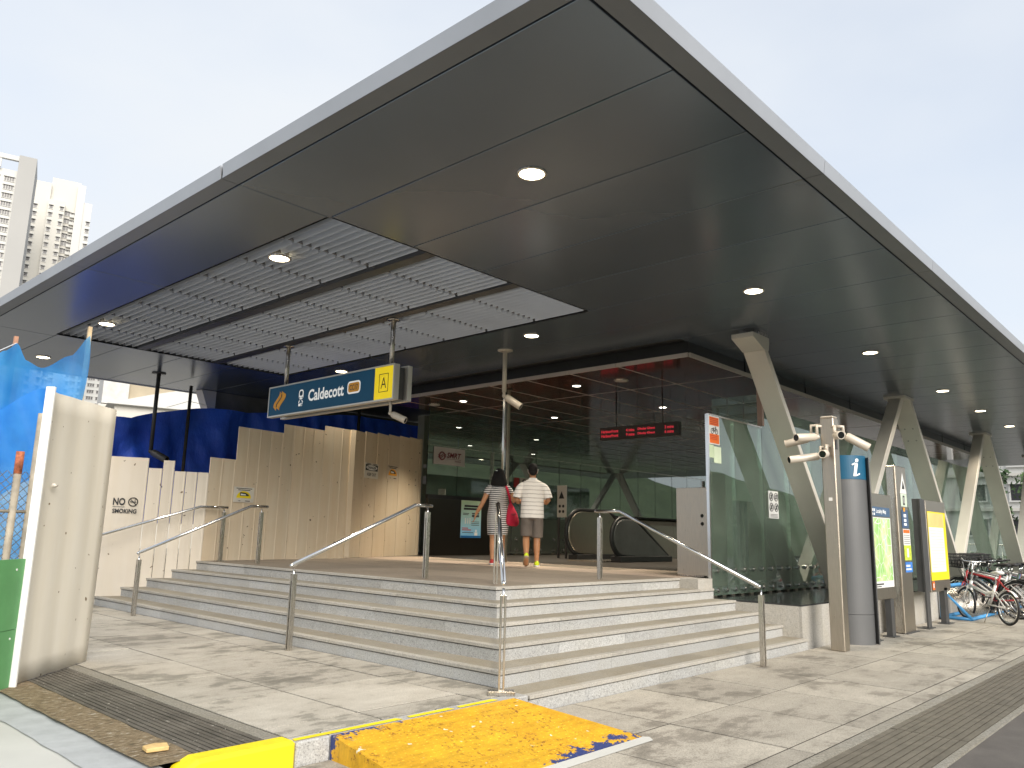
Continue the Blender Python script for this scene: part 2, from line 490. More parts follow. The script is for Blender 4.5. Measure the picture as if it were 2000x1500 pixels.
struct('concrete_apron', MB().grid(apron, 12, 20), M['concrete'], True)
fr = MB().prism([(-0.06, -0.04), (0.05, -0.06), (0.075, 0.02), (0.02, 0.055), (-0.05, 0.04)], (-2.62, 0.06, 0.0), (1, 0, 0), (0, 1, 0), (0, 0, 0.022))
tag(fr.build('broken_tile', pm('yellowish_tile', (0.68, 0.47, 0.2), 0.8, 0, 0.2, 20), None, bevel=0.004), 'small broken yellowish tile lying on the rubble beside the drain', 'tile')

# yellow metal ramp
def ramp_mat():
    m, nt, bs = newmat('chipped_yellow_paint')
    P = pos(nt)
    f = noise(nt, P, 9, 7, 0.75)
    edge = noise(nt, P, 1.7, 4, 0.6)
    y = ramp(nt, noise(nt, P, 3, 4), (0.3, (0.70, 0.37, 0.015)), (0.7, (0.82, 0.48, 0.02)))
    rust = ramp(nt, noise(nt, P, 34, 4, 0.7), (0.56, 0.0), (0.61, 1.0))
    rz = ramp(nt, edge, (0.40, 0.0), (0.58, 1.0))
    c = mix(nt, mix(nt, 1.0, rust, rz, 'MULTIPLY'), y, (0.24, 0.075, 0.015))
    # bare blue plate where the paint has flaked, along the upper left and lower edges
    sx = N(nt, 'ShaderNodeSeparateXYZ'); nt.links.new(P, sx.inputs[0])
    def band(sock, a, b):
        mr = N(nt, 'ShaderNodeMapRange'); mr.inputs['From Min'].default_value = a; mr.inputs['From Max'].default_value = b
        nt.links.new(sock, mr.inputs['Value']); return mr.outputs['Result']
    def math_(op, a, b):
        q = nt.nodes.new('ShaderNodeMath'); q.operation = op
        for i, v in enumerate((a, b)):
            if isinstance(v, (int, float)): q.inputs[i].default_value = v
            else: nt.links.new(v, q.inputs[i])
        return q.outputs[0]
    b1 = math_('MULTIPLY', band(sx.outputs['Y'], -0.50, -0.33), band(sx.outputs['X'], -0.7, -1.6))
    b2 = math_('MULTIPLY', band(sx.outputs['Y'], -1.02, -1.24), band(sx.outputs['X'], -1.5, -0.6))
    b = math_('MAXIMUM', b1, b2)
    fl = math_('GREATER_THAN', math_('ADD', math_('MULTIPLY', b, 0.25), f), 0.72)
    sc1 = ramp(nt, noise(nt, pos(nt, (1, 3, 1)), 5, 7, 0.7), (0.35, 0.70), (0.6, 1.0)); c = mix(nt, 1.0, c, sc1, 'MULTIPLY')
    c = mix(nt, fl, c, mix(nt, noise(nt, P, 30, 3), (0.012, 0.03, 0.16), (0.05, 0.07, 0.20)))
    wh = ramp(nt, noise(nt, P, 15, 2, 0.5), (0.72, 0.0), (0.735, 1.0)); c = mix(nt, wh, c, (0.8, 0.74, 0.55))
    nt.links.new(c, bs.inputs['Base Color']); bs.inputs['Roughness'].default_value = 0.55
    bump(nt, f, bs, 0.25, 0.004)
    return m
M['ramp'] = ramp_mat()
rampo = empty('wheel_ramp', (-1.0, -0.75, ZR), 'yellow painted checker plate ramp with blue flaking laid against the kerb', 'ramp')
x0, x1, yt, yb = -1.765, -0.19, -0.318, -1.28
zt, zb = 0.004, ZR + 0.012
rm = MB().add([(x0, yt, zt), (x1, yt, zt), (x1 + 0.2, yb, zb), (x0 - 0.05, yb, zb), (x0, yt, -0.13), (x1, yt, -0.13), (x1 + 0.2, yb, ZR + 0.001), (x0 - 0.05, yb, ZR + 0.001)],
              [(0, 3, 2, 1), (4, 5, 6, 7), (0, 1, 5, 4), (1, 2, 6, 5), (2, 3, 7, 6), (3, 0, 4, 7)])
rm.build('plate', M['ramp'], rampo)
stud = MB()
for i in range(44):
    for j in range(26):
        u = (i + 0.5 + 0.5 * (j % 2)) / 44.5; v_ = (j + 0.5) / 26
        xa = x0 - 0.05 * v_; xb = x1 + 0.2 * v_
        px, py, pz = xa + (xb - xa) * u, yt + (yb - yt) * v_, zt + (zb - zt) * v_
        sgn = 1 if (i + j) % 2 else -1; q = 0.009
        stud.add([(px - q, py - q * 0.45 * sgn, pz), (px, py - q * 0.4, pz), (px + q, py + q * 0.45 * sgn, pz), (px, py + q * 0.4, pz), (px, py, pz + 0.0035)],
                 [(0, 1, 4), (1, 2, 4), (2, 3, 4), (3, 0, 4)])
tag(stud.build('checker_studs', M['ramp'], rampo), kind='stuff')
lip = MB().add([(x0 - 0.06, yb - 0.004, ZR + 0.010), (x1 + 0.2, yb - 0.004, ZR + 0.010), (x1 + 0.24, yb - 0.03, ZR + 0.008), (x1 + 0.2, yb - 0.085, ZR + 0.003), (x0 - 0.06, yb - 0.085, ZR + 0.003)], [(0, 4, 3, 2, 1)])
lip.build('cement_lip', M['concrete'], rampo)

# ================================================================== granite steps
steps = empty('granite_steps', (0, 0, 0), 'broad speckled granite corner steps leading up to the station landing', 'steps')
YE = {0: 8.45, 1: 8.35, 2: 8.15, 3: 8.0, 4: 7.85}
def cuts(a, b, L, off):
    c = [a]; q = a + off
    while q < b - 0.25:
        if q > a + 0.2: c.append(q)
        q += L * random.uniform(0.94, 1.06)
    return c + [b]
for k in range(5):
    z0, z1 = k * RS, (k + 1) * RS
    cc = cuts(k * T, YE[k], 1.02, random.uniform(0.35, 1.0))
    for a, b in zip(cc[:-1], cc[1:]):
        MB().box(k * T, k * T + 0.03, a + 0.0015, b - 0.0015, z0 - (0.03 if k else 0), z1 - 0.039).build('riser_slab', M['riser'], steps)
        MB().box(k * T - 0.014, k * T + 0.055, a + 0.0015 - (0.014 if a == cc[0] else 0), b - 0.0015, z1 - 0.03, z1).build('nosing', M['nosing'], steps, bevel=0.003)
        if k < 4: MB().box(k * T + 0.059, (k + 1) * T + 0.02, a + 0.0015 + (0.059 if a == cc[0] else 0), b - 0.0015, z1 - 0.03, z1 - 0.0015).build('tread_slab', M['tread'], steps)
for k in range(-1, 5):
    z0, z1 = k * RS, (k + 1) * RS
    xa = k * T + 0.03 if k >= 0 else -0.02
    cc = cuts(xa, XE - 0.004, 1.02, random.uniform(0.35, 1.0))
    for a, b in zip(cc[:-1], cc[1:]):
        first = a == cc[0]
        MB().box(a + 0.0015, b - 0.0015, k * T, k * T + 0.03, z0 - 0.03, z1 - 0.039).build('riser_slab', M['riser'], steps)
        MB().box(a + (0.026 if first and k >= 0 else 0.0015), b - 0.0015, k * T - 0.014, k * T + 0.055, z1 - 0.03, z1).build('nosing', M['nosing'], steps, bevel=0.003)
        if k < 4: MB().box(a + ((T - 0.009 if k >= 0 else 0.0015) if first else 0.0015), b - 0.0015, k * T + 0.059, (k + 1) * T + 0.02, z1 - 0.03, z1 - 0.0015).build('tread_slab', M['tread'], steps)
# landing
land = struct('landing', MB().box(4 * T + 0.03, 31, 4 * T + 0.03, 11.0, 0.3, ZL - 0.012), M['joint'])
lx = [4 * T + 0.06, 2.1, 3.0, 3.9, 4.8, 5.7, 6.6]
ly = [4 * T + 0.06, 2.15, 3.05, 3.95, 4.85, 5.75, 6.65, 7.55, 8.45, 9.05]
for i in range(6):
    for j in range(9):
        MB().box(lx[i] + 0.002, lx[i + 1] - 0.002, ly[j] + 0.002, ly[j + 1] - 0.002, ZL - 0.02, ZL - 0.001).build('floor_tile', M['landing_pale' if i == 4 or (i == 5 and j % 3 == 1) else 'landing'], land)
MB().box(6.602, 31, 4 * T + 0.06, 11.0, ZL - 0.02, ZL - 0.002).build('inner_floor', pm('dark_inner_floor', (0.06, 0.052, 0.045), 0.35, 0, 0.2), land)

# plinth along the right flank
pl = empty('granite_plinth', (6, -0.25, ZR), 'low pale granite plinth along the right flank of the station', 'plinth')
ZP = 0.37
px = [XE, 5.75, 6.65, 7.45, 8.3, 9.2, 10.1, 11.0, 11.9] + [12.8 + 0.9 * i for i in range(20)]
for a, b in zip(px[:-1], px[1:]):
    MB().box(a + 0.002, b - 0.002, -0.25, -0.22, ZR - 0.03, ZP - 0.002).build('stone_panel', M['plinth'], pl)
py = [-0.218, 0.3, 0.9, 1.3]
for a, b in zip(py[:-1], py[1:]):
    MB().box(XE, XE + 0.03, a, b - 0.002, ZR - 0.03, ZP - 0.002).build('stone_panel', M['plinth'], pl)
MB().box(XE, 30.5, -0.25, 4 * T, ZP - 0.001, ZP + 0.018).build('plinth_top', M['polished'], pl)
MB().box(XE - 0.35, XE + 0.03, 4 * T - 0.28, 4 * T + 0.01, ZL - 0.13, ZL - 0.003).build('end_block', M['plinth'], pl)

# ================================================================== canopy
def soffit_mat():
    m, nt, bs = newmat('grey_metallic_soffit')
    f = noise(nt, pos(nt, (0.6, 0.6, 0.6)), 1.0, 3)
    c = ramp(nt, f, (0.3, (0.152, 0.186, 0.228)), (0.7, (0.176, 0.212, 0.258)))
    r = ramp(nt, orand(nt), (0, 0.92), (1, 1.04)); c = mix(nt, 1.0, c, r, 'MULTIPLY')
    nt.links.new(c, bs.inputs['Base Color'])
    bs.inputs['Metallic'].default_value = 0.6; bs.inputs['Roughness'].default_value = 0.24
    bump(nt, noise(nt, pos(nt), 1.3, 2), bs, 0.12, 0.02)
    return m
M['soffit'] = soffit_mat()
M['fascia'] = pm('silver_fascia', (0.40, 0.415, 0.44), 0.42, 0.4, 0.06, 1.5, perobj=0.06)
M['border'] = pm('grey_border_panel', (0.165, 0.18, 0.20), 0.4, 0.4, 0.06, 1.5)
can = empty('canopy', (0, 0, H), 'large flat grey station canopy with smooth soffit panels and silver edge', 'canopy')
SX0, SX1, SY0, SY1 = XJ, XJ + 4 * DJ, 1.81, 9.25
GP = 0.006
def sp(x0, x1, y0, y1):
    MB().box(x0 + GP, x1 - GP, y0 + GP, y1 - GP, H, H + 0.03).build('soffit_panel', M['soffit'], can, bevel=0.003)
yl = [YR, SY0, 5.35, 9.4, YB]
for a, b in zip(yl[:-1], yl[1:]): sp(XL, XJ, a, b)
for i in range(30):
    a, b = XJ + i * DJ, XJ + (i + 1) * DJ
    if i < 4:
        sp(a, b, YR, SY0); sp(a, b, SY1, YB)
    elif a < 5.0:
        sp(a, b, YR, 6.5); sp(a, b, 6.5, YB)
    else:
        sp(a, b, YR, 1.62)
        if a > 24: sp(a, b, 1.62, YB)
XR = XJ + 30 * DJ
# border strips and fascia
for a, b in zip((-2.14, SY0, 5.35, 9.4), (SY0, 5.35, 9.4, YB + 0.15)):
    MB().box(XL - 0.165, XL - 0.014, max(a, YR - 0.15) + 0.003, b - 0.003, H - 0.001, H + 0.03).build('border_panel', M['border'], can)
    MB().prism([(XL - 0.17, H - 0.004), (XL - 0.185, H + 0.115), (XL - 0.165, H + 0.118)], (0, a - (0.03 if a < 0 else 0) + 0.003, 0), (1, 0, 0), (0, 0, 1), (0, b - a - 0.006, 0)).build('fascia', M['fascia'], can)
c0 = [XL - 0.17, XJ + 2 * DJ, XJ + 5 * DJ, XJ + 8 * DJ, XJ + 11 * DJ, XJ + 14 * DJ, XJ + 17 * DJ, XJ + 20 * DJ, XJ + 23 * DJ, XJ + 26 * DJ, XR + 0.1]
for a, b in zip(c0[:-1], c0[1:]):
    MB().box(max(a, XL) - (0.01 if a < XL else -0.004), b - 0.004, YR - 0.165, YR - 0.014, H - 0.001, H + 0.03).build('border_panel', M['border'], can)
    MB().prism([(YR - 0.17, H - 0.004), (YR - 0.185, H + 0.115), (YR - 0.165, H + 0.118)], (a + 0.003, 0, 0), (0, 1, 0), (0, 0, 1), (b - a - 0.006, 0, 0)).build('fascia', M['fascia'], can)
MB().box(XL - 0.16, XR, YB + 0.01, YB + 0.1, H - 0.01, H + 0.11).build('fascia', M['fascia'], can)
rs = MB()
rs.box(XL - 0.16, SX0 - 0.03, YR - 0.16, YB, H + 0.035, H + 0.112)
rs.box(SX1 + 0.03, XR, YR - 0.16, YB, H + 0.035, H + 0.112)
rs.box(SX0 - 0.03, SX1 + 0.03, YR - 0.16, SY0 - 0.03, H + 0.035, H + 0.112)
rs.box(SX0 - 0.03, SX1 + 0.03, SY1 + 0.03, YB, H + 0.035, H + 0.112)
rs.build('roof_slab', M['darkmetal'], can)
# louvred rooflight in the soffit
M['blade'] = pm('aluminium_blade', (0.62, 0.64, 0.67), 0.30, 0.6, 0.05, 2)
M['lbar'] = pm('louvre_carrier', (0.16, 0.16, 0.165), 0.5, 0.3, 0.1)
bars = [2.72, 3.66, 4.60, 5.54, 6.48, 7.42, 8.36]
ends = [SY0 + 0.012] + bars + [SY1 - 0.012]
nb = 38
tl = math.radians(72)
for i in range(nb):
    x = SX0 + 0.05 + (SX1 - SX0 - 0.1) * i / (nb - 1); m = MB()
    if min(abs(x - 0.68), abs(x - 2.06)) < 0.09: continue
    for a, b in zip(ends[:-1], ends[1:]):
        m.obox((x, (a + b) / 2, H + 0.058), (math.cos(tl) * 0.054, 0, -math.sin(tl) * 0.054), (0, (b - a) / 2 - 0.022, 0), (math.sin(tl) * 0.002, 0, math.cos(tl) * 0.002))
    m.build('louvre_blade', M['blade'], can)
for y in bars:
    MB().box(SX0, SX1, y - 0.012, y + 0.012, H + 0.035, H + 0.085).build('louvre_carrier', M['lbar'], can)
for x in (0.68, 2.06):
    MB().box(x - 0.07, x + 0.07, SY0, SY1, H + 0.004, H + 0.95).build('roof_beam', M['darkmetal'], can)
for y in bars:
    MB().box(SX0, SX1, y - 0.06, y + 0.06, H + 0.30, H + 0.93).build('purlin', M['lbar'], can)
fr = MB()
fr.box(SX0 - 0.03, SX0 - 0.006, SY0, SY1, H + 0.0, H + 0.95).box(SX1 + 0.006, SX1 + 0.03, SY0, SY1, H, H + 0.95)
fr.box(SX0, SX1, SY0 - 0.03, SY0 - 0.006, H, H + 0.95).box(SX0, SX1, SY1 + 0.006, SY1 + 0.03, H, H + 0.95)
fr.build('opening_frame', M['lbar'], can)
m_, nt_, bs_ = newmat('frosted_rooflight')
tr = nt_.nodes.new('ShaderNodeBsdfTranslucent'); tr.inputs['Color'].default_value = (0.75, 0.78, 0.82, 1)
tp = nt_.nodes.new('ShaderNodeBsdfTransparent'); tp.inputs['Color'].default_value = (0.93, 0.95, 0.98, 1); mxs = nt_.nodes.new('ShaderNodeMixShader'); mxs.inputs[0].default_value = 0.72
nt_.links.new(tr.outputs[0], mxs.inputs[1]); nt_.links.new(tp.outputs[0], mxs.inputs[2]); nt_.links.new(mxs.outputs[0], nt_.nodes['Material Output'].inputs['Surface'])
M['rooflight'] = m_
for i, (xa, xb) in enumerate(((SX0, 0.68), (0.68, 2.06), (2.06, SX1))):
    for ya, yb_ in zip((SY0, 2.72, 4.60, 6.48, 8.36), (2.72, 4.60, 6.48, 8.36, SY1)):
        MB().box(xa + 0.01, xb - 0.01, ya + 0.01, yb_ - 0.01, H + 0.955, H + 0.962).build('rooflight_pane', M['rooflight'], can)

# downlights
M['lamp'] = emat('downlight_glow', (1.0, 0.86, 0.6), 5.0)
M['lamp_white'] = emat('inner_light_glow', (1.0, 0.93, 0.8), 5.0)
M['dullpane'] = pm('unlit_diffuser', (0.55, 0.52, 0.48), 0.4)
def downlight(x, y, z, label, r=0.105, lit=True, mat=None, group='round ceiling downlights', hang=0.0):
    e = empty('downlight', (x, y, z), label, 'light', group)
    if hang:
        MB().disc((x, y, z + 0.005), (0, 0, 1), r * 0.9, 0.14).build('housing', M['darkmetal'], e, True)
    MB().ring((x, y, z - 0.003), (0, 0, 1), r + 0.012, 0.013).build('trim_ring', M['steel'], e, True)
    MB().disc((x, y, z - 0.012), (0, 0, 1), r - 0.004, 0.008).build('lens', mat or (M['lamp'] if lit else M['dullpane']), e)
    if lit:                                   # the lamp's own downward beam
        ld = bpy.data.lights.new('lamp_beam', 'SPOT'); ld.energy = 80 if r > 0.09 else 210; ld.spot_size = math.radians(125 if r > 0.09 else 95); ld.spot_blend = 0.8; ld.color = (1.0, 0.87, 0.68); ld.shadow_soft_size = r
        lo = bpy.data.objects.new('lamp_beam', ld); COL.objects.link(lo); lo.parent = e; lo.location = (0, 0, -0.03)
    return e
names = ['nearest the camera', 'second from the roof corner', 'third from the roof corner', 'fourth from the roof corner', 'fifth from the roof corner', 'sixth from the roof corner']
for n_, x in zip(names, (-0.1, 3.98, 8.07, 12.2, 15.26, 18.28)):
    downlight(x, -0.31, H, 'lit round downlight in the soffit along the right roof edge, ' + n_)
downlight(-0.32, 3.21, H, 'lit downlight hung in the louvred rooflight, nearer of its two', hang=1)
downlight(-0.40, 7.87, H, 'lit downlight hung in the louvred rooflight, farther of its two', hang=1)
downlight(-0.19, 11.36, H, 'lit downlight in the pinkish soffit above the blue netting')
downlight(4.0, 3.26, H, 'lit downlight above the centre pole with the hanging camera')
downlight(3.88, 7.94, H, 'lit downlight just above the top edge of the hanging station sign')
# ================================================================== columns
M['colm'] = pm('champagne_metallic_paint', (0.63, 0.595, 0.53), 0.40, 0.15, 0.07, 1.2, rvar=0.06)
def leg(a, b, wx, wy, name='leg', parent=None):
    """raking leg from a (top) to b (foot); horizontal section wx by wy"""
    a, b = V(a), V(b); m = MB()
    q = [(-wx, -wy), (wx, -wy), (wx, wy), (-wx, wy)]
    lo = [V((b.x + x, b.y + y, b.z)) for x, y in q]; hi = [V((a.x + x, a.y + y, a.z)) for x, y in q]
    m.add(lo + hi, [(0, 3, 2, 1), (4, 5, 6, 7), (0, 1, 5, 4), (1, 2, 6, 5), (2, 3, 7, 6), (3, 0, 4, 7)])
    return m.build(name, M['colm'], parent, bevel=0.006)
YC = 0.62
c1 = empty('raking_column', (8.7, YC, ZP), 'single raking champagne metal column leaning beside the glass screen', 'column', 'raking columns under the canopy')
leg((5.97, YC, 3.86), (8.72, YC, ZP + 0.019), 0.06, 0.165, 'leg', c1)
MB().prism([(5.885, 3.86), (6.045, 3.86), (6.07, 3.98), (6.07, 4.06), (5.55, 4.06), (5.55, 3.99)], (0, YC - 0.168, 0), (1, 0, 0), (0, 0, 1), (0, 0.336, 0)).build('head_bracket', M['colm'], c1, bevel=0.006)
MB().box(5.8, 6.05, YC - 0.15, YC + 0.15, 4.061, H - 0.002).build('head_plate', M['steel'], c1)
for x, lab in ((12.6, 'nearer A-shaped pair of raking champagne metal legs behind the information boards'), (19.6, 'farther A-shaped pair of raking champagne legs behind the parked bicycles'), (26.6, 'farthest A-shaped pair of raking legs at the right edge of the photo')):
    c = empty('raking_column', (x, YC, ZP), lab, 'column', 'raking columns under the canopy')
    leg((x - 0.17, YC, H - 0.05), (x - 3.7, YC, ZP + 0.019), 0.105, 0.12, 'leg', c)
    leg((x + 0.17, YC, H - 0.05), (x + 3.3, YC, ZP + 0.019), 0.07, 0.19, 'leg', c)
    MB().box(x - 0.3, x + 0.3, YC - 0.21, YC + 0.21, H - 0.05, H - 0.002).build('head_plate', M['colm'], c)
    cp = MB()
    for q in (0.13, 0.36):
        zz = H - 0.95 + q; xx = x + 0.17 + (H - 0.05 - zz) / 3.66 * 3.13 - 0.085
        cp.ring((xx, YC - 0.08, zz), (1, 0, 0.7), 0.012, 0.004, 10, 4).ring((xx, YC + 0.08, zz), (1, 0, 0.7), 0.012, 0.004, 10, 4)
    cp.build('fixing', M['darkmetal'], c)

# ================================================================== glass
def glass(name, tint, refl=0.09, rough=0.015, dust=0.075):
    m, nt, bs = newmat(name)
    nt.nodes.remove(bs)
    t = nt.nodes.new('ShaderNodeBsdfTransparent'); t.inputs['Color'].default_value = tuple(tint) + (1,)
    gl = nt.nodes.new('ShaderNodeBsdfGlossy'); gl.inputs['Roughness'].default_value = rough; gl.inputs['Color'].default_value = (0.92, 1.0, 0.95, 1)
    fr = nt.nodes.new('ShaderNodeFresnel'); fr.inputs['IOR'].default_value = 1.55
    mr = nt.nodes.new('ShaderNodeMapRange'); mr.inputs['From Min'].default_value = 0.0; mr.inputs['From Max'].default_value = 1.0
    mr.inputs['To Min'].default_value = refl; mr.inputs['To Max'].default_value = 1.0
    nt.links.new(fr.outputs[0], mr.inputs['Value'])
    ms = nt.nodes.new('ShaderNodeMixShader')
    nt.links.new(mr.outputs[0], ms.inputs[0]); nt.links.new(t.outputs[0], ms.inputs[1]); nt.links.new(gl.outputs[0], ms.inputs[2])
    df = nt.nodes.new('ShaderNodeBsdfDiffuse'); df.inputs['Color'].default_value = (0.48, 0.54, 0.49, 1)
    dm = nt.nodes.new('ShaderNodeMixShader')
    nt.links.new(ramp(nt, noise(nt, pos(nt), 2.5, 5), (0.3, dust * 0.6), (0.7, dust * 1.4)), dm.inputs[0])
    nt.links.new(ms.outputs[0], dm.inputs[1]); nt.links.new(df.outputs[0], dm.inputs[2])
    nt.links.new(dm.outputs[0], nt.nodes['Material Output'].inputs['Surface'])
    return m
M['glass'] = glass('green_tinted_glass', (0.78, 0.88, 0.81), 0.11)
M['glass_dark'] = glass('dark_green_glass', (0.62, 0.70, 0.56), 0.26)
M['glass_edge'] = pm('glass_edge', (0.42, 0.52, 0.44), 0.2, 0, 0.1)
YG = 0.985
scr = empty('glass_screen', (XE, YG, ZP), 'green tinted glass screen on steel studs along the right side', 'glass screen')
gx = [XE + 0.05, 5.95, 6.85, 7.8, 8.75, 9.7, 10.65, 11.6, 12.55, 13.5, 14.45, 15.4, 16.35, 17.3, 18.25, 19.2, 20.15, 21.1, 22.05, 23.0, 23.95]
clamp_me = MB().disc((0, 0, 0), (0, -1, 0), 0.034, 0.03, 14).disc((0, -0.03, 0), (0, -1, 0), 0.02, 0.015, 12).mesh('stud', M['chrome'], False)
for i, (a, b) in enumerate(zip(gx[:-1], gx[1:])):
    top = 2.86 if i < 2 else 3.2
    MB().box(a + 0.004, b - 0.004, YG, YG + 0.012, ZP + 0.04, top).build('glass_pane', M['glass'], scr)
    if i < 9:
        for q in (0.17, 0.5, 0.83):
            for z in (ZP + 0.11, ZP + 0.37):
                piece('stud', clamp_me, scr, (a + (b - a) * q, YG - 0.002, z))
        for q in (0.17, 0.5, 0.83):
            x = a + (b - a) * q
            MB().box(x - 0.05, x + 0.05, YG + 0.02, YG + 0.05, ZP + 0.02, ZP + 0.47).build('stud_plate', M['steel_warm'], scr)
MB().box(XE + 0.02, XE + 0.05, YG - 0.012, YG + 0.03, ZP + 0.02, 2.875).build('end_post', M['chrome'], scr)
MB().box(XE + 0.05, 6.85, YG - 0.008, YG + 0.02, 2.862, 2.885).build('top_rail', M['steel'], scr)
for z in (1.36, 1.47):
    MB().tube([(XE + 0.12, YG + 0.16, z), (12.0, YG + 0.16, z)], 0.026).build('guard_rail', M['white'], scr, True)
for x in (5.3, 7.9, 10.6):
    MB().tube([(x, YG + 0.16, ZL - 0.1), (x, YG + 0.16, 1.95 if x < 6 else 1.47)], 0.022).build('rail_post', M['steel'], scr, True)
# return panes of the screen, rising to the inner ceiling
for k, y in enumerate((1.0, 1.28, 1.56)):
    MB().box(6.87, 6.882, y + 0.01, y + 0.27, 0.5, 3.4).build('return_pane', M['glass'], scr)
MB().box(6.85, 6.92, YG - 0.02, YG + 0.06, 2.9, 3.88).build('screen_mullion', pm('pinkish_mullion', (0.30, 0.2, 0.15), 0.4, 0.2), scr)
# stainless cabinet behind the end post
cab = empty('steel_cabinet', (5.35, 1.3, ZL), 'plain brushed steel cabinet standing at the end of the glass screen', 'cabinet')
MB().box(5.24, 5.30, 1.05, 1.55, ZL + 0.02, 1.86).build('door_panel', M['steel_warm'], cab, bevel=0.004)
MB().box(5.301, 5.62, 1.052, 1.548, ZL, 1.858).build('body', M['steel'], cab, bevel=0.004)
# notices on the glass
def board(name, label, cat, c, u, v, w, h, mat, th=0.006, group=None):
    c, u, v = V(c), V(u).normalized(), V(v).normalized(); n = u.cross(v)
    e = empty(name, tuple(c), label, cat, group)
    MB().obox(c - n * (th / 2), u * (w / 2), v * (h / 2), n * (th / 2)).build('board', mat, e)
    return e, c, u, v, n
def patch(e, name, c, u, v, du, dv, w, h, mat, lift=0.0015):
    n = u.cross(v); o = c + u * du + v * dv + n * lift
    a, b = u * (w / 2), v * (h / 2)
    return MB().add([o - a - b, o + a - b, o + a + b, o - a + b], [(0, 1, 2, 3)]).build(name, mat, e)
def lines(e, name, c, u, v, rows, mat, lift=0.0025):
    """printed rules standing for lines of small print: (du, dv, w, h)"""
    n = u.cross(v); m = MB()
    for du, dv, w, h in rows:
        o = c + u * du + v * dv + n * lift; a, b = u * (w / 2), v * (h / 2)
        m.add([o - a - b, o + a - b, o + a + b, o - a + b], [(0, 1, 2, 3)])
    return tag(m.build(name, mat, e), kind='stuff')
UX, UZ = (1, 0, 0), (0, 0, 1)
e, c, u, v, n = board('notice', 'tall orange and white bicycle notice fixed at the top of the glass', 'notice', (5.33, YG - 0.008, 2.66), UX, UZ, 0.30, 0.40, M['white'])
patch(e, 'orange_panel', c, u, v, 0, 0.125, 0.27, 0.12, M['orange']); patch(e, 'orange_panel', c, u, v, 0, -0.12, 0.27, 0.13, M['orange'])
lines(e, 'small_print', c, u, v, [(0, 0.165 - 0.026 * i, 0.23, 0.009) for i in range(4)] + [(-0.02, -0.08 - 0.024 * i, 0.21, 0.008) for i in range(3)], M['red'])
bk = MB(); n_ = V((0, -1, 0))
for dx in (-0.06, 0.06): bk.ring(c + u * dx + v * (-0.015) + n * 0.003, n, 0.036, 0.005, 20, 4)
for a, b in (((-0.06, -0.015), (-0.03, 0.03)), ((-0.03, 0.03), (0.04, 0.03)), ((0.06, -0.015), (0.035, 0.05)), ((0, -0.015), (0.04, 0.03)), ((0, -0.015), (-0.035, 0.035)), ((-0.06, -0.015), (0, -0.015)), ((0.02, 0.05), (0.05, 0.05))):
    bk.tube([c + u * a[0] + v * a[1] + n * 0.003, c + u * b[0] + v * b[1] + n * 0.003], 0.004, 4)
bk.build('bicycle_symbol', M['blackpaint'], e)
e, c, u, v, n = board('notice', 'small pale green paper notice stuck below the bicycle notice, left of two', 'notice', (5.24, YG - 0.006, 2.36), UX, UZ, 0.14, 0.18, pm('pale_green_paper', (0.55, 0.66, 0.45), 0.7))
e, c, u, v, n = board('notice', 'pale green paper notice below the bicycle notice, right and lower of two', 'notice', (5.42, YG - 0.006, 2.32), UX, UZ, 0.20, 0.23, pm('pale_green_card', (0.66, 0.76, 0.56), 0.7))
e, c, u, v, n = board('prohibition_sign', 'white sticker with round prohibition symbols on the glass screen', 'sign', (7.18, YG - 0.006, 1.70), UX, UZ, 0.34, 0.42, M['white'])
pr_ = MB()
for dx, dy in ((-0.085, 0.12), (0.085, 0.12), (-0.085, -0.04), (0.085, -0.04)):
    o = c + u * dx + v * dy + n * 0.003; pr_.ring(o, n, 0.06, 0.007, 24, 4)
    pr_.tube([o + (u + v) * 0.042, o - (u + v) * 0.042], 0.006, 4); pr_.tube([o + v * 0.03 - u * 0.01, o - v * 0.03 + u * 0.01], 0.009, 5)
pr_.build('symbols', M['blackpaint'], e)
lines(e, 'small_print', c, u, v, [(0, -0.15 - 0.02 * i, 0.26, 0.007) for i in range(3)], M['blackpaint'])

# ================================================================== inner ceiling of the station hall
ZC = 3.9; CX0, CY0, CX1, CY1 = 5.75, 1.60, 24.4, 9.2
M['ceil'] = pm('polished_maroon_ceiling', (0.085, 0.026, 0.018), 0.10, 0.0, 0.25, 1.0, spec=0.8)
M['trim'] = pm('pale_trim', (0.52, 0.46, 0.42), 0.45, 0.2, 0.05)
M['tbar'] = pm('ceiling_tee_bar', (0.52, 0.45, 0.42), 0.45, 0.1, 0.05)
M['darkside'] = pm('dark_bulkhead', (0.030, 0.031, 0.032), 0.3, 0.3, 0.1)
hall = empty('hall_ceiling', (CX0, CY0, ZC), 'glossy dark maroon panelled ceiling of the station hall', 'ceiling')
cx = [CX0, 7.65, 10.2] + [10.2 + 2.4 * i for i in range(1, 6)] + [CX1]
cy = [CY0, 2.93, 3.94, 4.94, 5.88, 6.82, 7.74, 8.6, CY1]
for i in range(len(cx) - 1):
    for j in range(len(cy) - 1):
        MB().box(cx[i] + 0.012, cx[i + 1] - 0.012, cy[j] + 0.012, cy[j + 1] - 0.012, ZC, ZC + 0.02).build('ceiling_panel', M['ceil'], hall)
for x in cx[1:-1]: MB().box(x - 0.012, x + 0.012, CY0, CY1, ZC - 0.002, ZC + 0.018).build('tee_bar', M['tbar'], hall)
for y in cy[1:-1]: MB().box(CX0, CX1, y - 0.012, y + 0.012, ZC - 0.003, ZC + 0.017).build('tee_bar', M['tbar'], hall)
for a, b in zip(cy[:-1], cy[1:]): MB().box(CX0 - 0.03, CX0, a + 0.003, b - 0.003, ZC - 0.02, ZC + 0.045).build('edge_trim', M['trim'], hall)
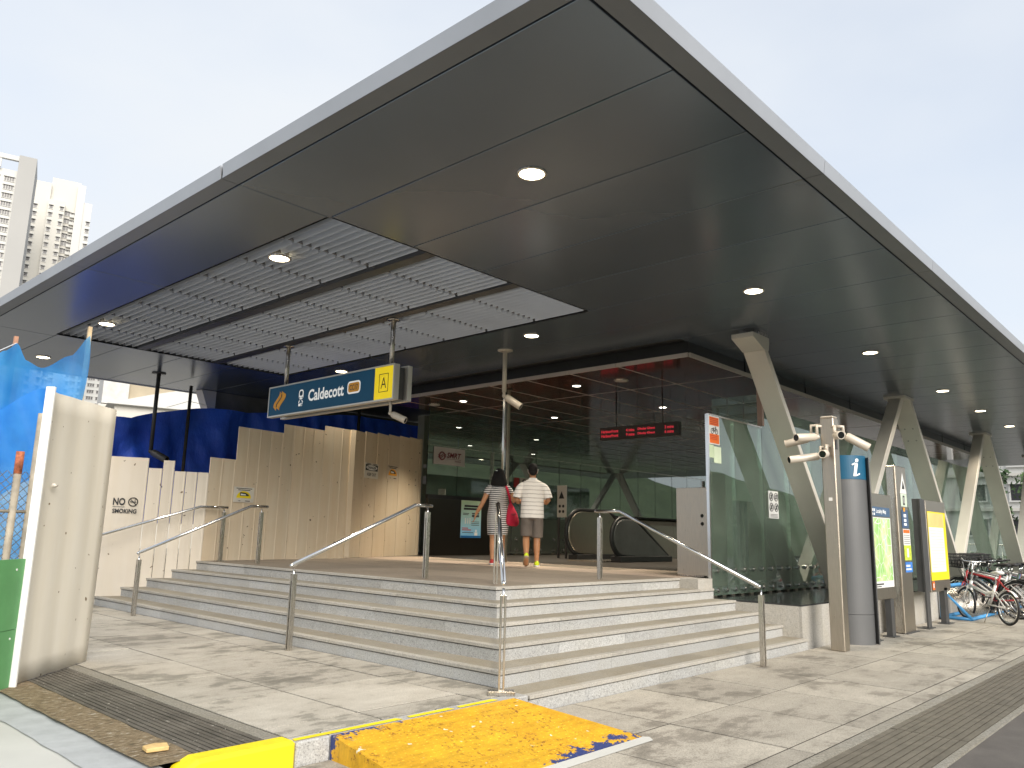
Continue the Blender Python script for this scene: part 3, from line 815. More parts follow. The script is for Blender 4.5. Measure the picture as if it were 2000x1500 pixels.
for a, b in zip(cx[:-1], cx[1:]): MB().box(a + 0.003, b - 0.003, CY0 - 0.03, CY0, ZC - 0.02, ZC + 0.045).build('edge_trim', M['trim'], hall)
for a, b in zip(cy[:-1], cy[1:]): MB().box(CX0 + 0.02, CX0 + 0.05, a + 0.003, b - 0.003, ZC + 0.05, H + 0.02).build('bulkhead_panel', M['darkside'], hall)
for a, b in zip(cx[:-1], cx[1:]): MB().box(a + 0.05, b - 0.003, CY0 + 0.02, CY0 + 0.05, ZC + 0.05, H + 0.02).build('bulkhead_panel', M['darkside'], hall)
for (x, y), lab in zip(((6.71, 4.5), (9.62, 7.42), (9.74, 4.52), (6.71, 7.53), (12.9, 4.5), (12.8, 7.4), (16.0, 4.5)),
                       ('nearest lit spot in the maroon hall ceiling', 'lit spot in the hall ceiling above the poles of the glass wall', 'lit spot in the hall ceiling above the train time display', 'lit spot in the hall ceiling beside the end of the station sign', 'fourth lit spot deeper in the hall ceiling in front of the glass', 'small lit spot far back in the hall ceiling near the glass wall', 'farthest lit spot in the hall ceiling behind the glass screen')):
    downlight(x, y, ZC, lab, 0.075, True, M['lamp_white'], 'small spots in the hall ceiling')
for (x, y), lab in zip(((6.78, 3.55), (6.67, 8.41)), ('unlit pale ceiling disc near the corner of the maroon ceiling', 'unlit pale ceiling disc beside the station sign end')):
    downlight(x, y, ZC, lab, 0.11, False, None, 'unlit discs in the hall ceiling')

# ================================================================== hall: far glass wall, pillar, escalators, display
YW = 9.06
gw = empty('glass_wall', (7.1, YW, ZL), 'long dark green glass wall at the back of the station hall', 'glass wall')
wx = [7.12, 8.06, 9.23, 9.98, 10.9, 11.85, 12.8, 13.74, 14.7, 15.65, 16.6, 17.6, 18.55, 19.5, 20.45, 21.4, 22.4, 23.4, 24.4]
for i, (a, b) in enumerate(zip(wx[:-1], wx[1:])):
    MB().box(a + 0.005, b - 0.005, YW, YW + 0.012, 1.99 if i < 2 else ZL + 0.03, 3.1).build('glass_pane', M['glass_dark'], gw)
    MB().box(a + 0.005, b - 0.005, YW, YW + 0.012, 3.11, ZC + 0.02).build('upper_pane', M['glass_dark'], gw)
    MB().box(a - 0.005, a + 0.005, YW - 0.003, YW + 0.013, ZL, 3.1).build('pane_joint', M['black'], gw)
    if i >= 2:
        for z in (ZL + 0.12, ZL + 0.38):
            piece('stud', clamp_me, gw, (a + 0.2, YW - 0.002, z)); piece('stud', clamp_me, gw, (b - 0.2, YW - 0.002, z))
        for q in (a + 0.2, b - 0.2): MB().box(q - 0.04, q + 0.04, YW + 0.02, YW + 0.05, ZL, ZL + 0.46).build('stud_plate', M['steel_warm'], gw)
MB().box(7.12, 24.4, YW - 0.004, YW + 0.016, 3.1, 3.115).build('transom', M['steel'], gw)
for a, b in ((7.13, 8.16), (8.165, 9.22)):
    MB().box(a, b, YW - 0.06, YW - 0.01, ZL, 1.9).build('dark_panel', steel('dark_steel_panel', (0.10, 0.092, 0.08), 0.35), gw)
MB().box(7.12, 9.22, YW - 0.07, YW + 0.01, 1.902, 1.985).build('panel_rail', M['black'], gw)
MB().box(9.2, 9.24, YW - 0.05, YW + 0.03, 1.99, 3.1).build('mullion', M['steel'], gw)
# room behind that wall
rm_ = pm('room_wall', (0.46, 0.47, 0.38), 0.8, 0, 0.1, 0.8)
bwall = empty('back_wall', (15, 11.2, ZL), 'olive concrete wall with pale ledges behind the green glass', 'wall')
MB().box(8.62, 24.6, 10.95, 11.2, -0.1, H).build('wall_face', rm_, bwall)
for z0, z1, x0_, x1_ in ((2.35, 2.55, 8.65, 24), (2.75, 2.85, 8.65, 24), (1.75, 1.82, 8.65, 24)):
    MB().box(x0_, x1_, 10.7, 10.949, z0, z1).build('ledge', M['offwhite'], bwall)
for x in (9.9, 12.2, 14.5, 17.0, 20): MB().box(x, x + 0.5, 10.75, 10.948, ZL, 2.35).build('pilaster', M['offwhite'], bwall)
# board with operator's emblem
e, c, u, v, n = board('operator_sign', 'white operator sign with red emblem at the top left of the glass wall', 'sign', (7.78, YW - 0.02, 2.88), UX, UZ, 0.98, 0.40, pm('white_sign_face', (0.62, 0.58, 0.57), 0.5))
M['logo'] = pm('dark_red_print', (0.16, 0.012, 0.02), 0.5)
lg = MB(); lc = c - u * 0.24 + n * 0.004
lg.ring(lc, n, 0.085, 0.016, 28, 5)
wave = [(-0.12 + 0.24 * i / 16, 0.03 * math.sin((i / 16 - 0.5) * 2 * math.pi)) for i in range(17)]
for dy in (-0.022, 0.022): lg.tube([lc + u * x + v * (y + dy) for x, y in wave], 0.011, 5)
lg.build('emblem', M['logo'], e)
text('SMRT', 'lettering', M['logo'], e, c + u * 0.14 + v * 0.03 + n * 0.004, u, v, 0.46, 0.13, bold=0.03, shear=0.25)
text('TRAINS', 'lettering', M['logo'], e, c + u * 0.26 - v * 0.10 + n * 0.004, u, v, 0.2, 0.035, bold=0.02)
lines(e, 'rule', c, u, v, [(0.14, -0.055, 0.46, 0.008)], M['logo'])
# poster on the dark panel
def grad_mat(name, a, b, z0, z1):
    m, nt, bs = newmat(name)
    s = N(nt, 'ShaderNodeSeparateXYZ'); nt.links.new(pos(nt), s.inputs[0])
    mr = N(nt, 'ShaderNodeMapRange'); mr.inputs['From Min'].default_value = z0; mr.inputs['From Max'].default_value = z1
    nt.links.new(s.outputs['Z'], mr.inputs['Value']); nt.links.new(mix(nt, mr.outputs[0], a, b), bs.inputs['Base Color'])
    bs.inputs['Roughness'].default_value = 0.4
    return m
e, c, u, v, n = board('poster', 'tall pale green to blue printed poster on the dark steel panel', 'poster', (8.5, YW - 0.065, 1.47), UX, UZ, 0.66, 0.86, grad_mat('poster_print', (0.20, 0.50, 0.80), (0.62, 0.80, 0.52), 1.05, 1.9))
lines(e, 'headline', c, u, v, [(0, 0.30, 0.46, 0.045), (0, 0.235, 0.50, 0.045)], M['blackpaint'])
lines(e, 'small_print', c, u, v, [(-0.17, 0.13, 0.2, 0.014), (-0.18, 0.1, 0.18, 0.014), (0.14, 0.13, 0.24, 0.03), (0.14, 0.075, 0.24, 0.05), (0.14, -0.06, 0.26, 0.012), (0.14, -0.1, 0.26, 0.012), (0.14, -0.14, 0.26, 0.012), (-0.1, -0.31, 0.36, 0.014)], M['darkmetal'])
lines(e, 'red_heading', c, u, v, [(-0.19, -0.21, 0.2, 0.02), (-0.14, -0.25, 0.3, 0.02)], M['red'])
patch(e, 'foot_strip', c, u, v, 0, -0.405, 0.65, 0.045, pm('poster_blue', (0.01, 0.12, 0.33), 0.4))
fg = MB()
for dx, s in ((-0.19, 1), (-0.11, 0.9), (-0.04, 1.0)):
    o = c + u * dx - v * 0.06 + n * 0.003; fg.disc(o + v * 0.07 * s, n, 0.018, 0.001, 12); fg.obox(o, u * 0.016, v * 0.05 * s, n * 0.0005)
fg.disc(c + u * 0.17 - v * 0.27 + n * 0.003, n, 0.03, 0.001, 14); fg.obox(c + u * 0.17 - v * 0.34 + n * 0.003, u * 0.05, v * 0.035, n * 0.0005)
fg.build('figures', M['white'], e)
# tall pillar in front of the hall
pp = empty('steel_pole', (6.2, 5.81, ZL), 'tall slim stainless pole rising from landing behind the walking woman', 'pole')
MB().box(6.14, 6.20, 5.78, 5.84, ZL, ZC - 0.02).build('shaft', M['chrome'], pp, bevel=0.008)
MB().box(6.205, 6.28, 5.76, 5.86, ZL, ZC - 0.02).build('rear_shaft', M['steel_warm'], pp, bevel=0.008)
# train time display
M['led'] = emat('red_led', (1.0, 0.05, 0.08), 0.17)
led = empty('train_display', (8.5, 4.35, 3.2), 'long black hanging display with red train times under the hall ceiling', 'display')
MB().box(8.5, 8.62, 3.42, 5.28, 3.10, 3.36).build('housing', pm('display_case', (0.05, 0.04, 0.034), 0.5), led, bevel=0.006)
for y in (3.8, 4.9): MB().tube([(8.56, y, 3.36), (8.56, y, ZC - 0.003)], 0.015).build('hanger', M['darkmetal'], led, True)
UL = (0, -1, 0)
for y, z, s, w_ in ((5.02, 3.27, 'HarbourFront', 0.42), (5.02, 3.18, 'HarbourFront', 0.42), (4.52, 3.27, '4 mins', 0.2), (4.52, 3.18, '9 mins', 0.2), (4.14, 3.27, 'Dhoby Ghaut', 0.4), (4.14, 3.18, 'Dhoby Ghaut', 0.4), (3.62, 3.27, '3 mins', 0.2), (3.62, 3.18, '6 mins', 0.2)):
    text(s, 'lettering', M['led'], led, (8.496, y, z), UL, UZ, w_, 0.062, bold=0.02)
# escalator
esc = empty('escalator', (8.6, 5.4, ZL), 'steel sided escalator with black handrails going down inside the hall', 'escalator')
def balustrade(y, th, xe, R_, bm_, xs_):
    prof = []
    cxx, czz = 8.98, ZL + 0.54 + (R_ - 0.40)
    for i in range(13):
        t = math.pi / 2 + math.pi * i / 12; prof.append((cxx + R_ * math.cos(t), czz + R_ * math.sin(t)))
    prof += [(xe, ZL + 0.05), (xe, ZL + 0.1), (xs_, czz + R_)]
    MB().prism(prof, (0, y - th / 2, 0), (1, 0, 0), (0, 0, 1), (0, th, 0)).build('balustrade', bm_, esc, bevel=0.01)
    R2 = R_ + 0.03
    pth = [(cxx + 0.1, y, czz - R2)] + [(cxx + R2 * math.cos(t), y, czz + R2 * math.sin(t)) for t in [-math.pi / 2 - math.pi * i / 14 for i in range(15)]] + [(xs_, y, czz + R2), (xs_ + 0.2, y, czz + R2 - 0.08), (xe, y, ZL + 0.12)]
    MB().tube(pth, 0.042, 8).build('handrail', M['black'], esc, True)
    MB().box(8.75, xe, y - th / 2 - 0.08, y + th / 2 + 0.08, ZL, ZL + 0.12).build('skirt', M['black'], esc, bevel=0.01)
balustrade(6.15, 0.10, 11.4, 0.44, M['steel_warm'], 10.0); balustrade(5.05, 0.10, 10.7, 0.36, M['darkmetal'], 9.35)
MB().box(8.4, 10.6, 5.18, 6.02, ZL + 0.001, ZL + 0.02).build('comb_plate', M['steel'], esc)
pw = empty('steel_parapet', (11.5, 6.6, ZL), 'long brushed steel parapet beside the escalator well', 'parapet')
for a, b in ((9.9, 11.6), (11.61, 13.4), (13.41, 15.4)):
    MB().prism([(6.5, ZL), (6.5, ZL + 0.80), (6.53, ZL + 0.90), (6.60, ZL + 0.95), (6.7, ZL + 0.95), (6.7, ZL)], (a, 0, 0), (0, 1, 0), (0, 0, 1), (b - a, 0, 0)).build('panel', M['steel_warm'], pw)
MB().box(9.9, 15.4, 6.49, 6.72, ZL + 0.955, ZL + 0.985).build('capping', M['black'], pw)
# sign post by the escalator
sg = empty('sign_post', (9.5, 7.0, ZL), 'slim dark post with narrow pictogram plate by the escalator', 'sign post')
MB().box(9.46, 9.5, 6.9, 6.94, ZL, 1.55).build('leg', M['darkmetal'], sg); MB().box(9.46, 9.5, 7.12, 7.16, ZL, 1.55).build('leg', M['darkmetal'], sg)
MB().box(9.44, 9.47, 6.9, 7.16, 1.55, 2.27).build('plate', M['offwhite'], sg)
ic = MB()
ic.prism([(-0.08, -0.08), (0.08, -0.08), (0, 0.09)], (9.437, 7.03, 2.05), (0, -1, 0), (0, 0, 1), (-0.001, 0, 0))
for dy, dz in ((-0.05, 1.8), (0.05, 1.8), (-0.05, 1.68), (0.05, 1.68)): ic.disc((9.438, 7.03 + dy, dz), (-1, 0, 0), 0.035, 0.001, 12)
ic.build('pictograms', M['blackpaint'], sg)
e, c, u, v, n = board('small_sign', 'small white prohibition plate on glass wall between the two walkers', 'sign', (10.55, YW - 0.02, 2.42), UX, UZ, 0.62, 0.26, M['offwhite'])
qs = MB()
for dx in (-0.15, 0.1): qs.ring(c + u * dx + v * 0.03 + n * 0.003, n, 0.07, 0.01, 20, 4); qs.tube([c + u * (dx - 0.05) + v * 0.08 + n * 0.003, c + u * (dx + 0.05) - v * 0.02 + n * 0.003], 0.01, 4)
qs.build('symbols', M['blackpaint'], e); patch(e, 'red_strip', c, u, v, 0, -0.105, 0.6, 0.03, M['red'])
e, c, u, v, n = board('small_sign', 'small red plate on glass wall beside the woman\'s shoulder', 'sign', (10.12, YW - 0.02, 2.43), UX, UZ, 0.18, 0.24, M['red'])
# ================================================================== construction hoarding
def hoard_mat(name, col, stain):
    m, nt, bs = newmat(name)
    P = pos(nt)
    s1 = ramp(nt, noise(nt, pos(nt, (6, 6, 0.5)), 1.2, 5, 0.6), (0.35, 0.0), (0.7, 1.0))
    s2 = ramp(nt, noise(nt, P, 1.1, 5, 0.6), (0.4, 0.0), (0.75, 1.0))
    c = mix(nt, mix(nt, 1.0, s1, 0.5, 'MULTIPLY'), col, [x * k for x, k in zip(col, stain)])
    c = mix(nt, mix(nt, 1.0, s2, 0.35, 'MULTIPLY'), c, [x * k for x, k in zip(col, stain)])
    sp_ = ramp(nt, noise(nt, P, 14, 2, 0.4), (0.735, 0.0), (0.76, 1.0)); c = mix(nt, sp_, c, (0.16, 0.11, 0.06))
    r = ramp(nt, orand(nt), (0, 0.90), (1, 1.03)); c = mix(nt, 1.0, c, r, 'MULTIPLY')
    nt.links.new(c, bs.inputs['Base Color']); bs.inputs['Roughness'].default_value = 0.55
    bump(nt, noise(nt, P, 2.5, 3), bs, 0.15, 0.02)
    return m
M['hoard'] = hoard_mat('cream_hoarding_paint', (0.74, 0.64, 0.49), (0.88, 0.78, 0.66))
M['hoard_w'] = hoard_mat('whitish_hoarding_paint', (0.74, 0.67, 0.57), (0.90, 0.86, 0.78))
M['hoard_n'] = hoard_mat('ivory_hoarding_paint', (0.66, 0.63, 0.56), (0.92, 0.88, 0.8))
M['hoard_g'] = hoard_mat('tan_hoarding_paint', (0.68, 0.575, 0.43), (0.86, 0.78, 0.66))
A0, A1, B1, C1 = V((4.34, 8.1, 0)), V((1.30, 7.62, 0)), V((-1.4, 8.77, 0)), V((7.10, 9.22, 0))
def planks(parent, p0, p1, wmin, zb, ztop, mat, side, rib=0.018):
    """upright sheet planks from p0 to p1; ztop(s) gives the top; each plank carries one folded rib"""
    L = (p1 - p0).length; d = (p1 - p0) / L; nn = V((-d.y, d.x, 0)) * side
    s = 0
    while s < L - 0.02:
        e_ = min(s + wmin, L)
        if L - e_ < 0.08: e_ = L
        zt_ = ztop((s + e_) / 2); jig = random.uniform(-0.004, 0.004)
        w_ = e_ - s
        prof = [(0.003, 0.0), (0.003, rib), (0.018, rib + 0.004), (0.034, 0.002), (w_ * 0.5, 0.004), (w_ - 0.004, 0.001), (w_ - 0.004, -0.012), (0.003, -0.012)]
        MB().prism(prof, p0 + d * s + nn * jig + V((0, 0, zb)), d, nn, V((0, 0, zt_ - zb))).build('hoarding_plank', mat, parent)
        s = e_
hw = empty('hoarding', (3, 7.9, ZL), 'cream ribbed sheet hoarding with uneven top behind the steps', 'hoarding')
def topA(s):                                  # s measured from the corner A0 towards the left
    x = A0.x - s * (A0.x - A1.x) / (A0 - A1).length
    if x > 3.6: return 3.05
    if x > 2.62: return 2.96
    if x > 1.72: return 2.80
    return 2.25
planks(hw, A0, A1, 0.236, 0.55, topA, M['hoard'], 1, 0.005)
planks(hw, A0 + V((0.02, 0.01, 0)), C1, 0.47, ZL + 0.002, lambda s: 3.05 + 0.06 * s, M['hoard_g'], -1, 0.005)
def topB(s):
    x = A1.x + (B1.x - A1.x) * s / (B1 - A1).length
    if x > 0.87: return 2.0
    if x > 0.69: return 2.16
    if x > 0.52: return 2.03
    return 2.18
Bm = A1 + (B1 - A1) * 0.30
planks(hw, A1, Bm, 0.17, 0.02, topB, M['hoard_w'], 1, 0.003)
planks(hw, Bm, B1, 1.25, 0.02, lambda s: 2.18, M['hoard_w'], 1, 0.002)
dBC = (C1 - A0).normalized(); nBC = V((dBC.y, -dBC.x, 0))
MB().obox(A0 + V((0.0, -0.02, 1.85)), V((0.05, -0.01, 0)), V((0.01, 0.03, 0)), V((0, 0, 1.2))).build('corner_strip', M['hoard'], hw)
# overlapping wider sheet on the ribbed face
q0 = A0 + (A1 - A0) * 0.80; dA = (A1 - A0).normalized(); nA = V((-dA.y, dA.x, 0))
if nA.y > 0: nA = -nA
# notices
def onA(s_): return A0 + (A1 - A0) * s_
uA = -dA
dB = (B1 - A1).normalized(); nB = V((-dB.y, dB.x, 0)); nB = nB if nB.y < 0 else -nB; uB = -dB
o = V((0.235, 8.05, 1.42)); s_ = (o - A1).dot(dB); o = A1 + dB * s_ + nB * 0.028 + V((0, 0, 1.45))
ns = empty('no_smoking_sign', tuple(o), 'black no smoking lettering with crossed cigarette symbol on the pale hoarding', 'sign')
text('NO', 'lettering', M['blackpaint'], ns, o - uB * 0.085 + V((0, 0, 0.055)), uB, UZ, 0.165, 0.11, bold=0.03)
text('SMOKING', 'lettering', M['blackpaint'], ns, o - V((0, 0, 0.085)), uB, UZ, 0.33, 0.066, bold=0.03)
lines(ns, 'underline', o, uB, V(UZ), [(-0.085, -0.022, 0.165, 0.006)], M['blackpaint'])
cg = MB(); oc = o + uB * 0.105 + V((0, 0, 0.055)); nn = uB.cross(V(UZ))
cg.ring(oc, nn, 0.062, 0.007, 24, 4); cg.tube([oc + uB * 0.045 - V((0, 0, 0.045)), oc - uB * 0.045 + V((0, 0, 0.045))], 0.006, 4)
cg.obox(oc, uB * 0.042, V((0, 0, 0.007)), nn * 0.002); cg.tube([oc + uB * 0.03 + V((0, 0, 0.01)), oc + uB * 0.02 + V((0, 0, 0.03)), oc + uB * 0.035 + V((0, 0, 0.045))], 0.004, 4)
cg.build('cigarette_symbol', M['blackpaint'], ns)
def train_notice(label, c, u, w_, h_, tone):
    e, c, u, v, n = board('notice', label, 'notice', c, u, UZ, w_, h_, tone, 0.005, 'half-circle train notices on the hoarding')
    lines(e, 'small_print', c, u, v, [(0, h_ * 0.40, w_ * 0.78, h_ * 0.045), (0, h_ * 0.30, w_ * 0.6, h_ * 0.045), (-w_ * 0.2, -h_ * 0.40, w_ * 0.1, h_ * 0.03), (w_ * 0.2, -h_ * 0.40, w_ * 0.24, h_ * 0.05)], M['blackpaint'])
    hc = [(w_ * 0.36 * math.cos(math.pi * i / 14), h_ * 0.46 * math.sin(math.pi * i / 14)) for i in range(15)]
    MB().prism(hc, c - v * (h_ * 0.22) + n * 0.0015, u, v, n * 0.001).build('yellow_arch', M['amber'] if 'right' in label else M['yellow'], e)
    MB().prism([(-w_ * 0.2, 0), (w_ * 0.22, 0), (w_ * 0.26, h_ * 0.06), (w_ * 0.1, h_ * 0.2), (-w_ * 0.16, h_ * 0.24), (-w_ * 0.2, h_ * 0.2)], c - v * (h_ * 0.08) + n * 0.003, u, v, n * 0.001).build('train_picture', M['blackpaint'], e)
    MB().prism([(-w_ * 0.16, h_ * 0.04), (w_ * 0.1, h_ * 0.04), (w_ * 0.08, h_ * 0.12), (-w_ * 0.16, h_ * 0.15)], c - v * (h_ * 0.08) + n * 0.0045, u, v, n * 0.001).build('train_window', M['white'], e)
sA = 0.785
train_notice('white notice with yellow half-circle train picture above the left handrail', onA(sA) + nA * 0.034 + V((0, 0, 1.69)), uA, 0.40, 0.25, pm('notice_paper', (0.70, 0.66, 0.58), 0.6))
oc = A0 + dBC * 1.62 + nBC * 0.016 + V((0, 0, 2.365)); 
train_notice('small notice with orange half-circle train picture right of the danger sign', oc, dBC, 0.50, 0.30, pm('notice_card', (0.60, 0.50, 0.38), 0.6))
e, c, u, v, n = board('danger_sign', 'small danger keep out sign on the tan hoarding face', 'sign', A0 + dBC * 0.76 + nBC * 0.016 + V((0, 0, 2.33)), dBC, UZ, 0.52, 0.30, M['offwhite'], 0.005)
patch(e, 'black_panel', c, u, v, 0, 0.06, 0.47, 0.12, M['blackpaint'])
MB().ring(c + v * 0.06 + n * 0.003, n, 0.001, 0.001, 6, 3).build('fixing', M['blackpaint'], e)
ov = [(0.21 * math.cos(2 * math.pi * i / 28), 0.05 * math.sin(2 * math.pi * i / 28)) for i in range(28)]
MB().prism(ov, c + v * 0.06 + n * 0.002, u, v, n * 0.001).build('white_oval', M['white'], e)
text('DANGER', 'lettering', M['blackpaint'], e, c + v * 0.06 + n * 0.0045, u, UZ, 0.34, 0.055, bold=0.03)
text('KEEP OUT', 'lettering', M['blackpaint'], e, c - v * 0.075 + n * 0.003, u, UZ, 0.34, 0.06, bold=0.02)
lines(e, 'small_print', c, u, v, [(-0.12, 0.135, 0.16, 0.012), (0.12, 0.135, 0.16, 0.012)], M['blackpaint'])
bt = MB()
for du, dv in ((-0.15, 0.14), (0.15, 0.14), (-0.15, -0.16), (0.15, -0.16)): bt.disc(A0 + dBC * (2.52 + du) + nBC * 0.014 + V((0, 0, 2.32 + dv)), nBC, 0.013, 0.006, 8)
bt.build('bolt', M['darkmetal'], hw)

# near ivory panel with broad folds
np_ = empty('ivory_hoarding', (-2.2, 2.8, 0), 'tall ivory folded sheet panel standing at the left by the drain', 'hoarding')
P0, P1 = V((-1.85, 3.19, 0)), V((-2.645, 2.395, 0)); d = (P1 - P0).normalized(); nn = V((-d.y, d.x, 0))
if nn.dot(V((-4.6, -4.3, 0)) - P0) < 0: nn = -nn
L = (P1 - P0).length
fold = [(0.0, -0.05), (0.008, -0.015), (0.02, 0.0), (0.14, 0.002), (0.21, -0.007), (0.30, -0.008), (0.37, 0.0), (0.50, 0.002), (0.575, -0.007), (0.66, -0.008), (0.74, 0.0), (0.85, 0.001), (0.91, -0.007), (0.98, -0.007), (1.03, 0.0), (L - 0.02, 0.004), (L, -0.02)]
zt_ = lambda s: 2.205 - 0.02 * (s / L)
m = MB(); nlev = 14
front = [[P0 + d * s + nn * (q + 0.012 * math.sin(2.2 * k / nlev + 3 * s)) + V((0, 0, 0.004 + (zt_(s) - 0.004) * k / nlev)) for s, q in fold] for k in range(nlev + 1)]
back = [[q - nn * 0.012 for q in row] for row in front]
nf = len(fold)
vs_ = [q for row in front for q in row] + [q for row in back for q in row]; off = nf * (nlev + 1); fs_ = []
for k in range(nlev):
    for i in range(nf - 1):
        a, b, c_, d_ = k * nf + i, k * nf + i + 1, (k + 1) * nf + i + 1, (k + 1) * nf + i
        fs_ += [(a, b, c_, d_), (off + d_, off + c_, off + b, off + a)]
    for i in (0, nf - 1):
        a, d_ = k * nf + i, (k + 1) * nf + i; fs_.append((a, d_, off + d_, off + a))
for i in range(nf - 1):
    fs_ += [(nlev * nf + i, nlev * nf + i + 1, off + nlev * nf + i + 1, off + nlev * nf + i), (i, off + i, off + i + 1, i + 1)]
m.add(vs_, fs_).build('sheet', M['hoard_n'], np_, True)
m = MB(); m.obox(P1 + d * 0.012 + nn * 0.0 + V((0, 0, 1.10)), d * 0.012, nn * 0.035, V((0, 0, 1.115))); m.build('edge_channel', M['white'], np_, bevel=0.004)
hd = MB(); o = P1 - d * 0.17 + nn * 0.012 + V((0, 0, 1.46)); hd.disc(o, nn, 0.018, 0.02, 12).tube([o + nn * 0.02 - d * 0.03, o + nn * 0.02 + d * 0.02], 0.01, 6)
hd.build('latch', M['offwhite'], np_, True)
# green board continuing to the left
gb = empty('green_board', (-2.9, 2.1, 0), 'green painted board at the left edge below the chain link fence', 'hoarding')
G0 = P1 + d * 0.03
for z0, z1 in ((-0.05, 0.40), (0.404, 0.905)):
    MB().obox(G0 + d * 1.1 - nn * 0.02 + V((0, 0, (z0 + z1) / 2)), d * 1.1, nn * 0.012, V((0, 0, (z1 - z0) / 2))).build('board', M['green'], gb)
sc_ = MB()
for s_, z in ((0.07, 0.34), (0.1, 0.83), (0.3, 0.5)): sc_.disc(G0 + d * s_ - nn * 0.008 + V((0, 0, z)), nn, 0.008, 0.004, 8)
sc_.build('screw', M['white'], gb)
# chain link fence behind it
fc = empty('chain_link_fence', (-2.7, 2.9, 0), 'rusty chain link fence above the green board', 'fence')
F0 = V((-2.25, 3.42, 0)); fd = V((-0.98, -0.20, 0)).normalized(); fn = V((-fd.y, fd.x, 0))
wire = MB(); st = 0.075; zb_, zt2 = 0.55, 1.62
nx = int(1.9 / st); nz = int((zt2 - zb_) / st)
for i in range(-nz, nx):
    for sg_ in (1, -1):
        pts = []
        for k in range(nz + 1):
            x = (i + k) * st if sg_ > 0 else (i + nz - k) * st
            if -0.01 <= x <= nx * st: pts.append(F0 + fd * x + V((0, 0, zb_ + k * st)) + fn * (0.006 if (k + (sg_ > 0)) % 2 else -0.006))
        if len(pts) > 1: wire.tube(pts, 0.0032, 4)
tag(wire.build('wire_mesh', pm('rusty_wire', (0.20, 0.18, 0.14), 0.6, 0.5, 0.3, 12), fc), kind='stuff')
M['oldpipe'] = pm('weathered_pipe', (0.42, 0.37, 0.29), 0.7, 0.1, 0.3, 8)
MB().tube([F0 + fd * 0.15 + V((0, 0, 0)), F0 + fd * 0.15 + V((0, 0, 2.12))], 0.034, 10).build('post', M['oldpipe'], fc, True)
MB().tube([F0 + fd * 0.29 + V((0, 0, 0)), F0 + fd * 0.29 + V((0, 0, 1.58))], 0.030, 10).build('post', M['oldpipe'], fc, True)
MB().tube([F0 + fd * 0.29 + V((0, 0, 1.58)), F0 + fd * 0.29 + V((0, 0, 1.77))], 0.033, 10).build('painted_post_top', pm('orange_paint', (0.42, 0.13, 0.06), 0.7, 0, 0.5, 25), fc, True)
MB().tube([F0 + V((0, 0, 1.26)), F0 + fd * 1.8 + V((0, 0, 1.26))], 0.014, 6).build('rail', M['oldpipe'], fc, True)
MB().obox(F0 + fd * 0.11 + V((0, 0, 1.98)), fd * 0.05, fn * 0.03, V((0, 0, 0.04))).build('clamp', M['white'], fc, bevel=0.01)

# translucent light blue netting hung between two posts
def net_mat():
    m, nt, bs = newmat('light_blue_netting')
    P = pos(nt)
    c = ramp(nt, noise(nt, P, 2.2, 4), (0.3, (0.03, 0.28, 0.78)), (0.7, (0.09, 0.44, 0.90)))
    nt.links.new(c, bs.inputs['Base Color']); bs.inputs['Roughness'].default_value = 0.5
    tl_ = nt.nodes.new('ShaderNodeBsdfTranslucent'); nt.links.new(c, tl_.inputs['Color'])
    tr_ = nt.nodes.new('ShaderNodeBsdfTransparent'); tr_.inputs['Color'].default_value = (0.45, 0.72, 1.0, 1)
    a = nt.nodes.new('ShaderNodeMixShader'); a.inputs[0].default_value = 0.45
    b = nt.nodes.new('ShaderNodeMixShader')
    fz = ramp(nt, noise(nt, P, 1.5, 3), (0.40, 0.10), (0.6, 0.55)); nt.links.new(fz, b.inputs[0])
    nt.links.new(bs.outputs[0], a.inputs[1]); nt.links.new(tl_.outputs[0], a.inputs[2])
    nt.links.new(a.outputs[0], b.inputs[1]); nt.links.new(tr_.outputs[0], b.inputs[2])
    nt.links.new(b.outputs[0], nt.nodes['Material Output'].inputs['Surface'])
    return m
nz_ = empty('blue_netting', (-2.2, 4.3, 0), 'light blue translucent netting hung between posts at the left', 'netting')
def net(i, j):
    s = i / 48; x = -1.79 - 1.6 * s
    knots = [(0, 3.10), (0.10, 2.86), (0.255, 2.69), (0.33, 2.74), (0.395, 2.89), (0.47, 2.78), (0.60, 2.58), (0.8, 2.5), (1.0, 2.75)]
    zt3 = 2.7
    for (s0, z0), (s1, z1) in zip(knots[:-1], knots[1:]):
        if s0 <= s <= s1:
            q = (s - s0) / (s1 - s0); zt3 = z0 + (z1 - z0) * (q * q * (3 - 2 * q)) ** 0.8
    v_ = j / 30; z = zt3 + (0.55 - zt3) * v_
    y = 4.3 + 0.05 * math.sin(s * 23 + 2.5 * v_) * (0.3 + v_) + 0.07 * math.sin(s * 9 - 4 * v_) + 0.025 * mnoise.noise(V((s * 14, v_ * 7, 1)))
    return (x + 0.02 * math.sin(z * 5 + s * 9), y, z)
MB().grid(net, 48, 30).build('sheet', net_mat(), nz_, True)
def net2(i, j):
    s = i / 24; v_ = j / 12
    return (-2.0 - 0.75 * s, 4.25 + 0.04 * math.sin(s * 15 + v_ * 6), 2.45 - 0.25 * s - 0.9 * v_ + 0.08 * math.sin(s * 6))
MB().grid(net2, 24, 12).build('second_layer', M['mortar'] and bpy.data.materials['light_blue_netting'], nz_, True)
wd = pm('pale_timber', (0.58, 0.44, 0.27), 0.7, 0, 0.2, 14)
MB().box(-1.80, -1.765, 4.33, 4.365, 0, 3.20).build('timber_post', wd, nz_)
MB().box(-2.45, -2.415, 4.36, 4.395, 0, 2.97).build('timber_post', pm('reddish_timber', (0.42, 0.22, 0.14), 0.7, 0, 0.2, 14), nz_)
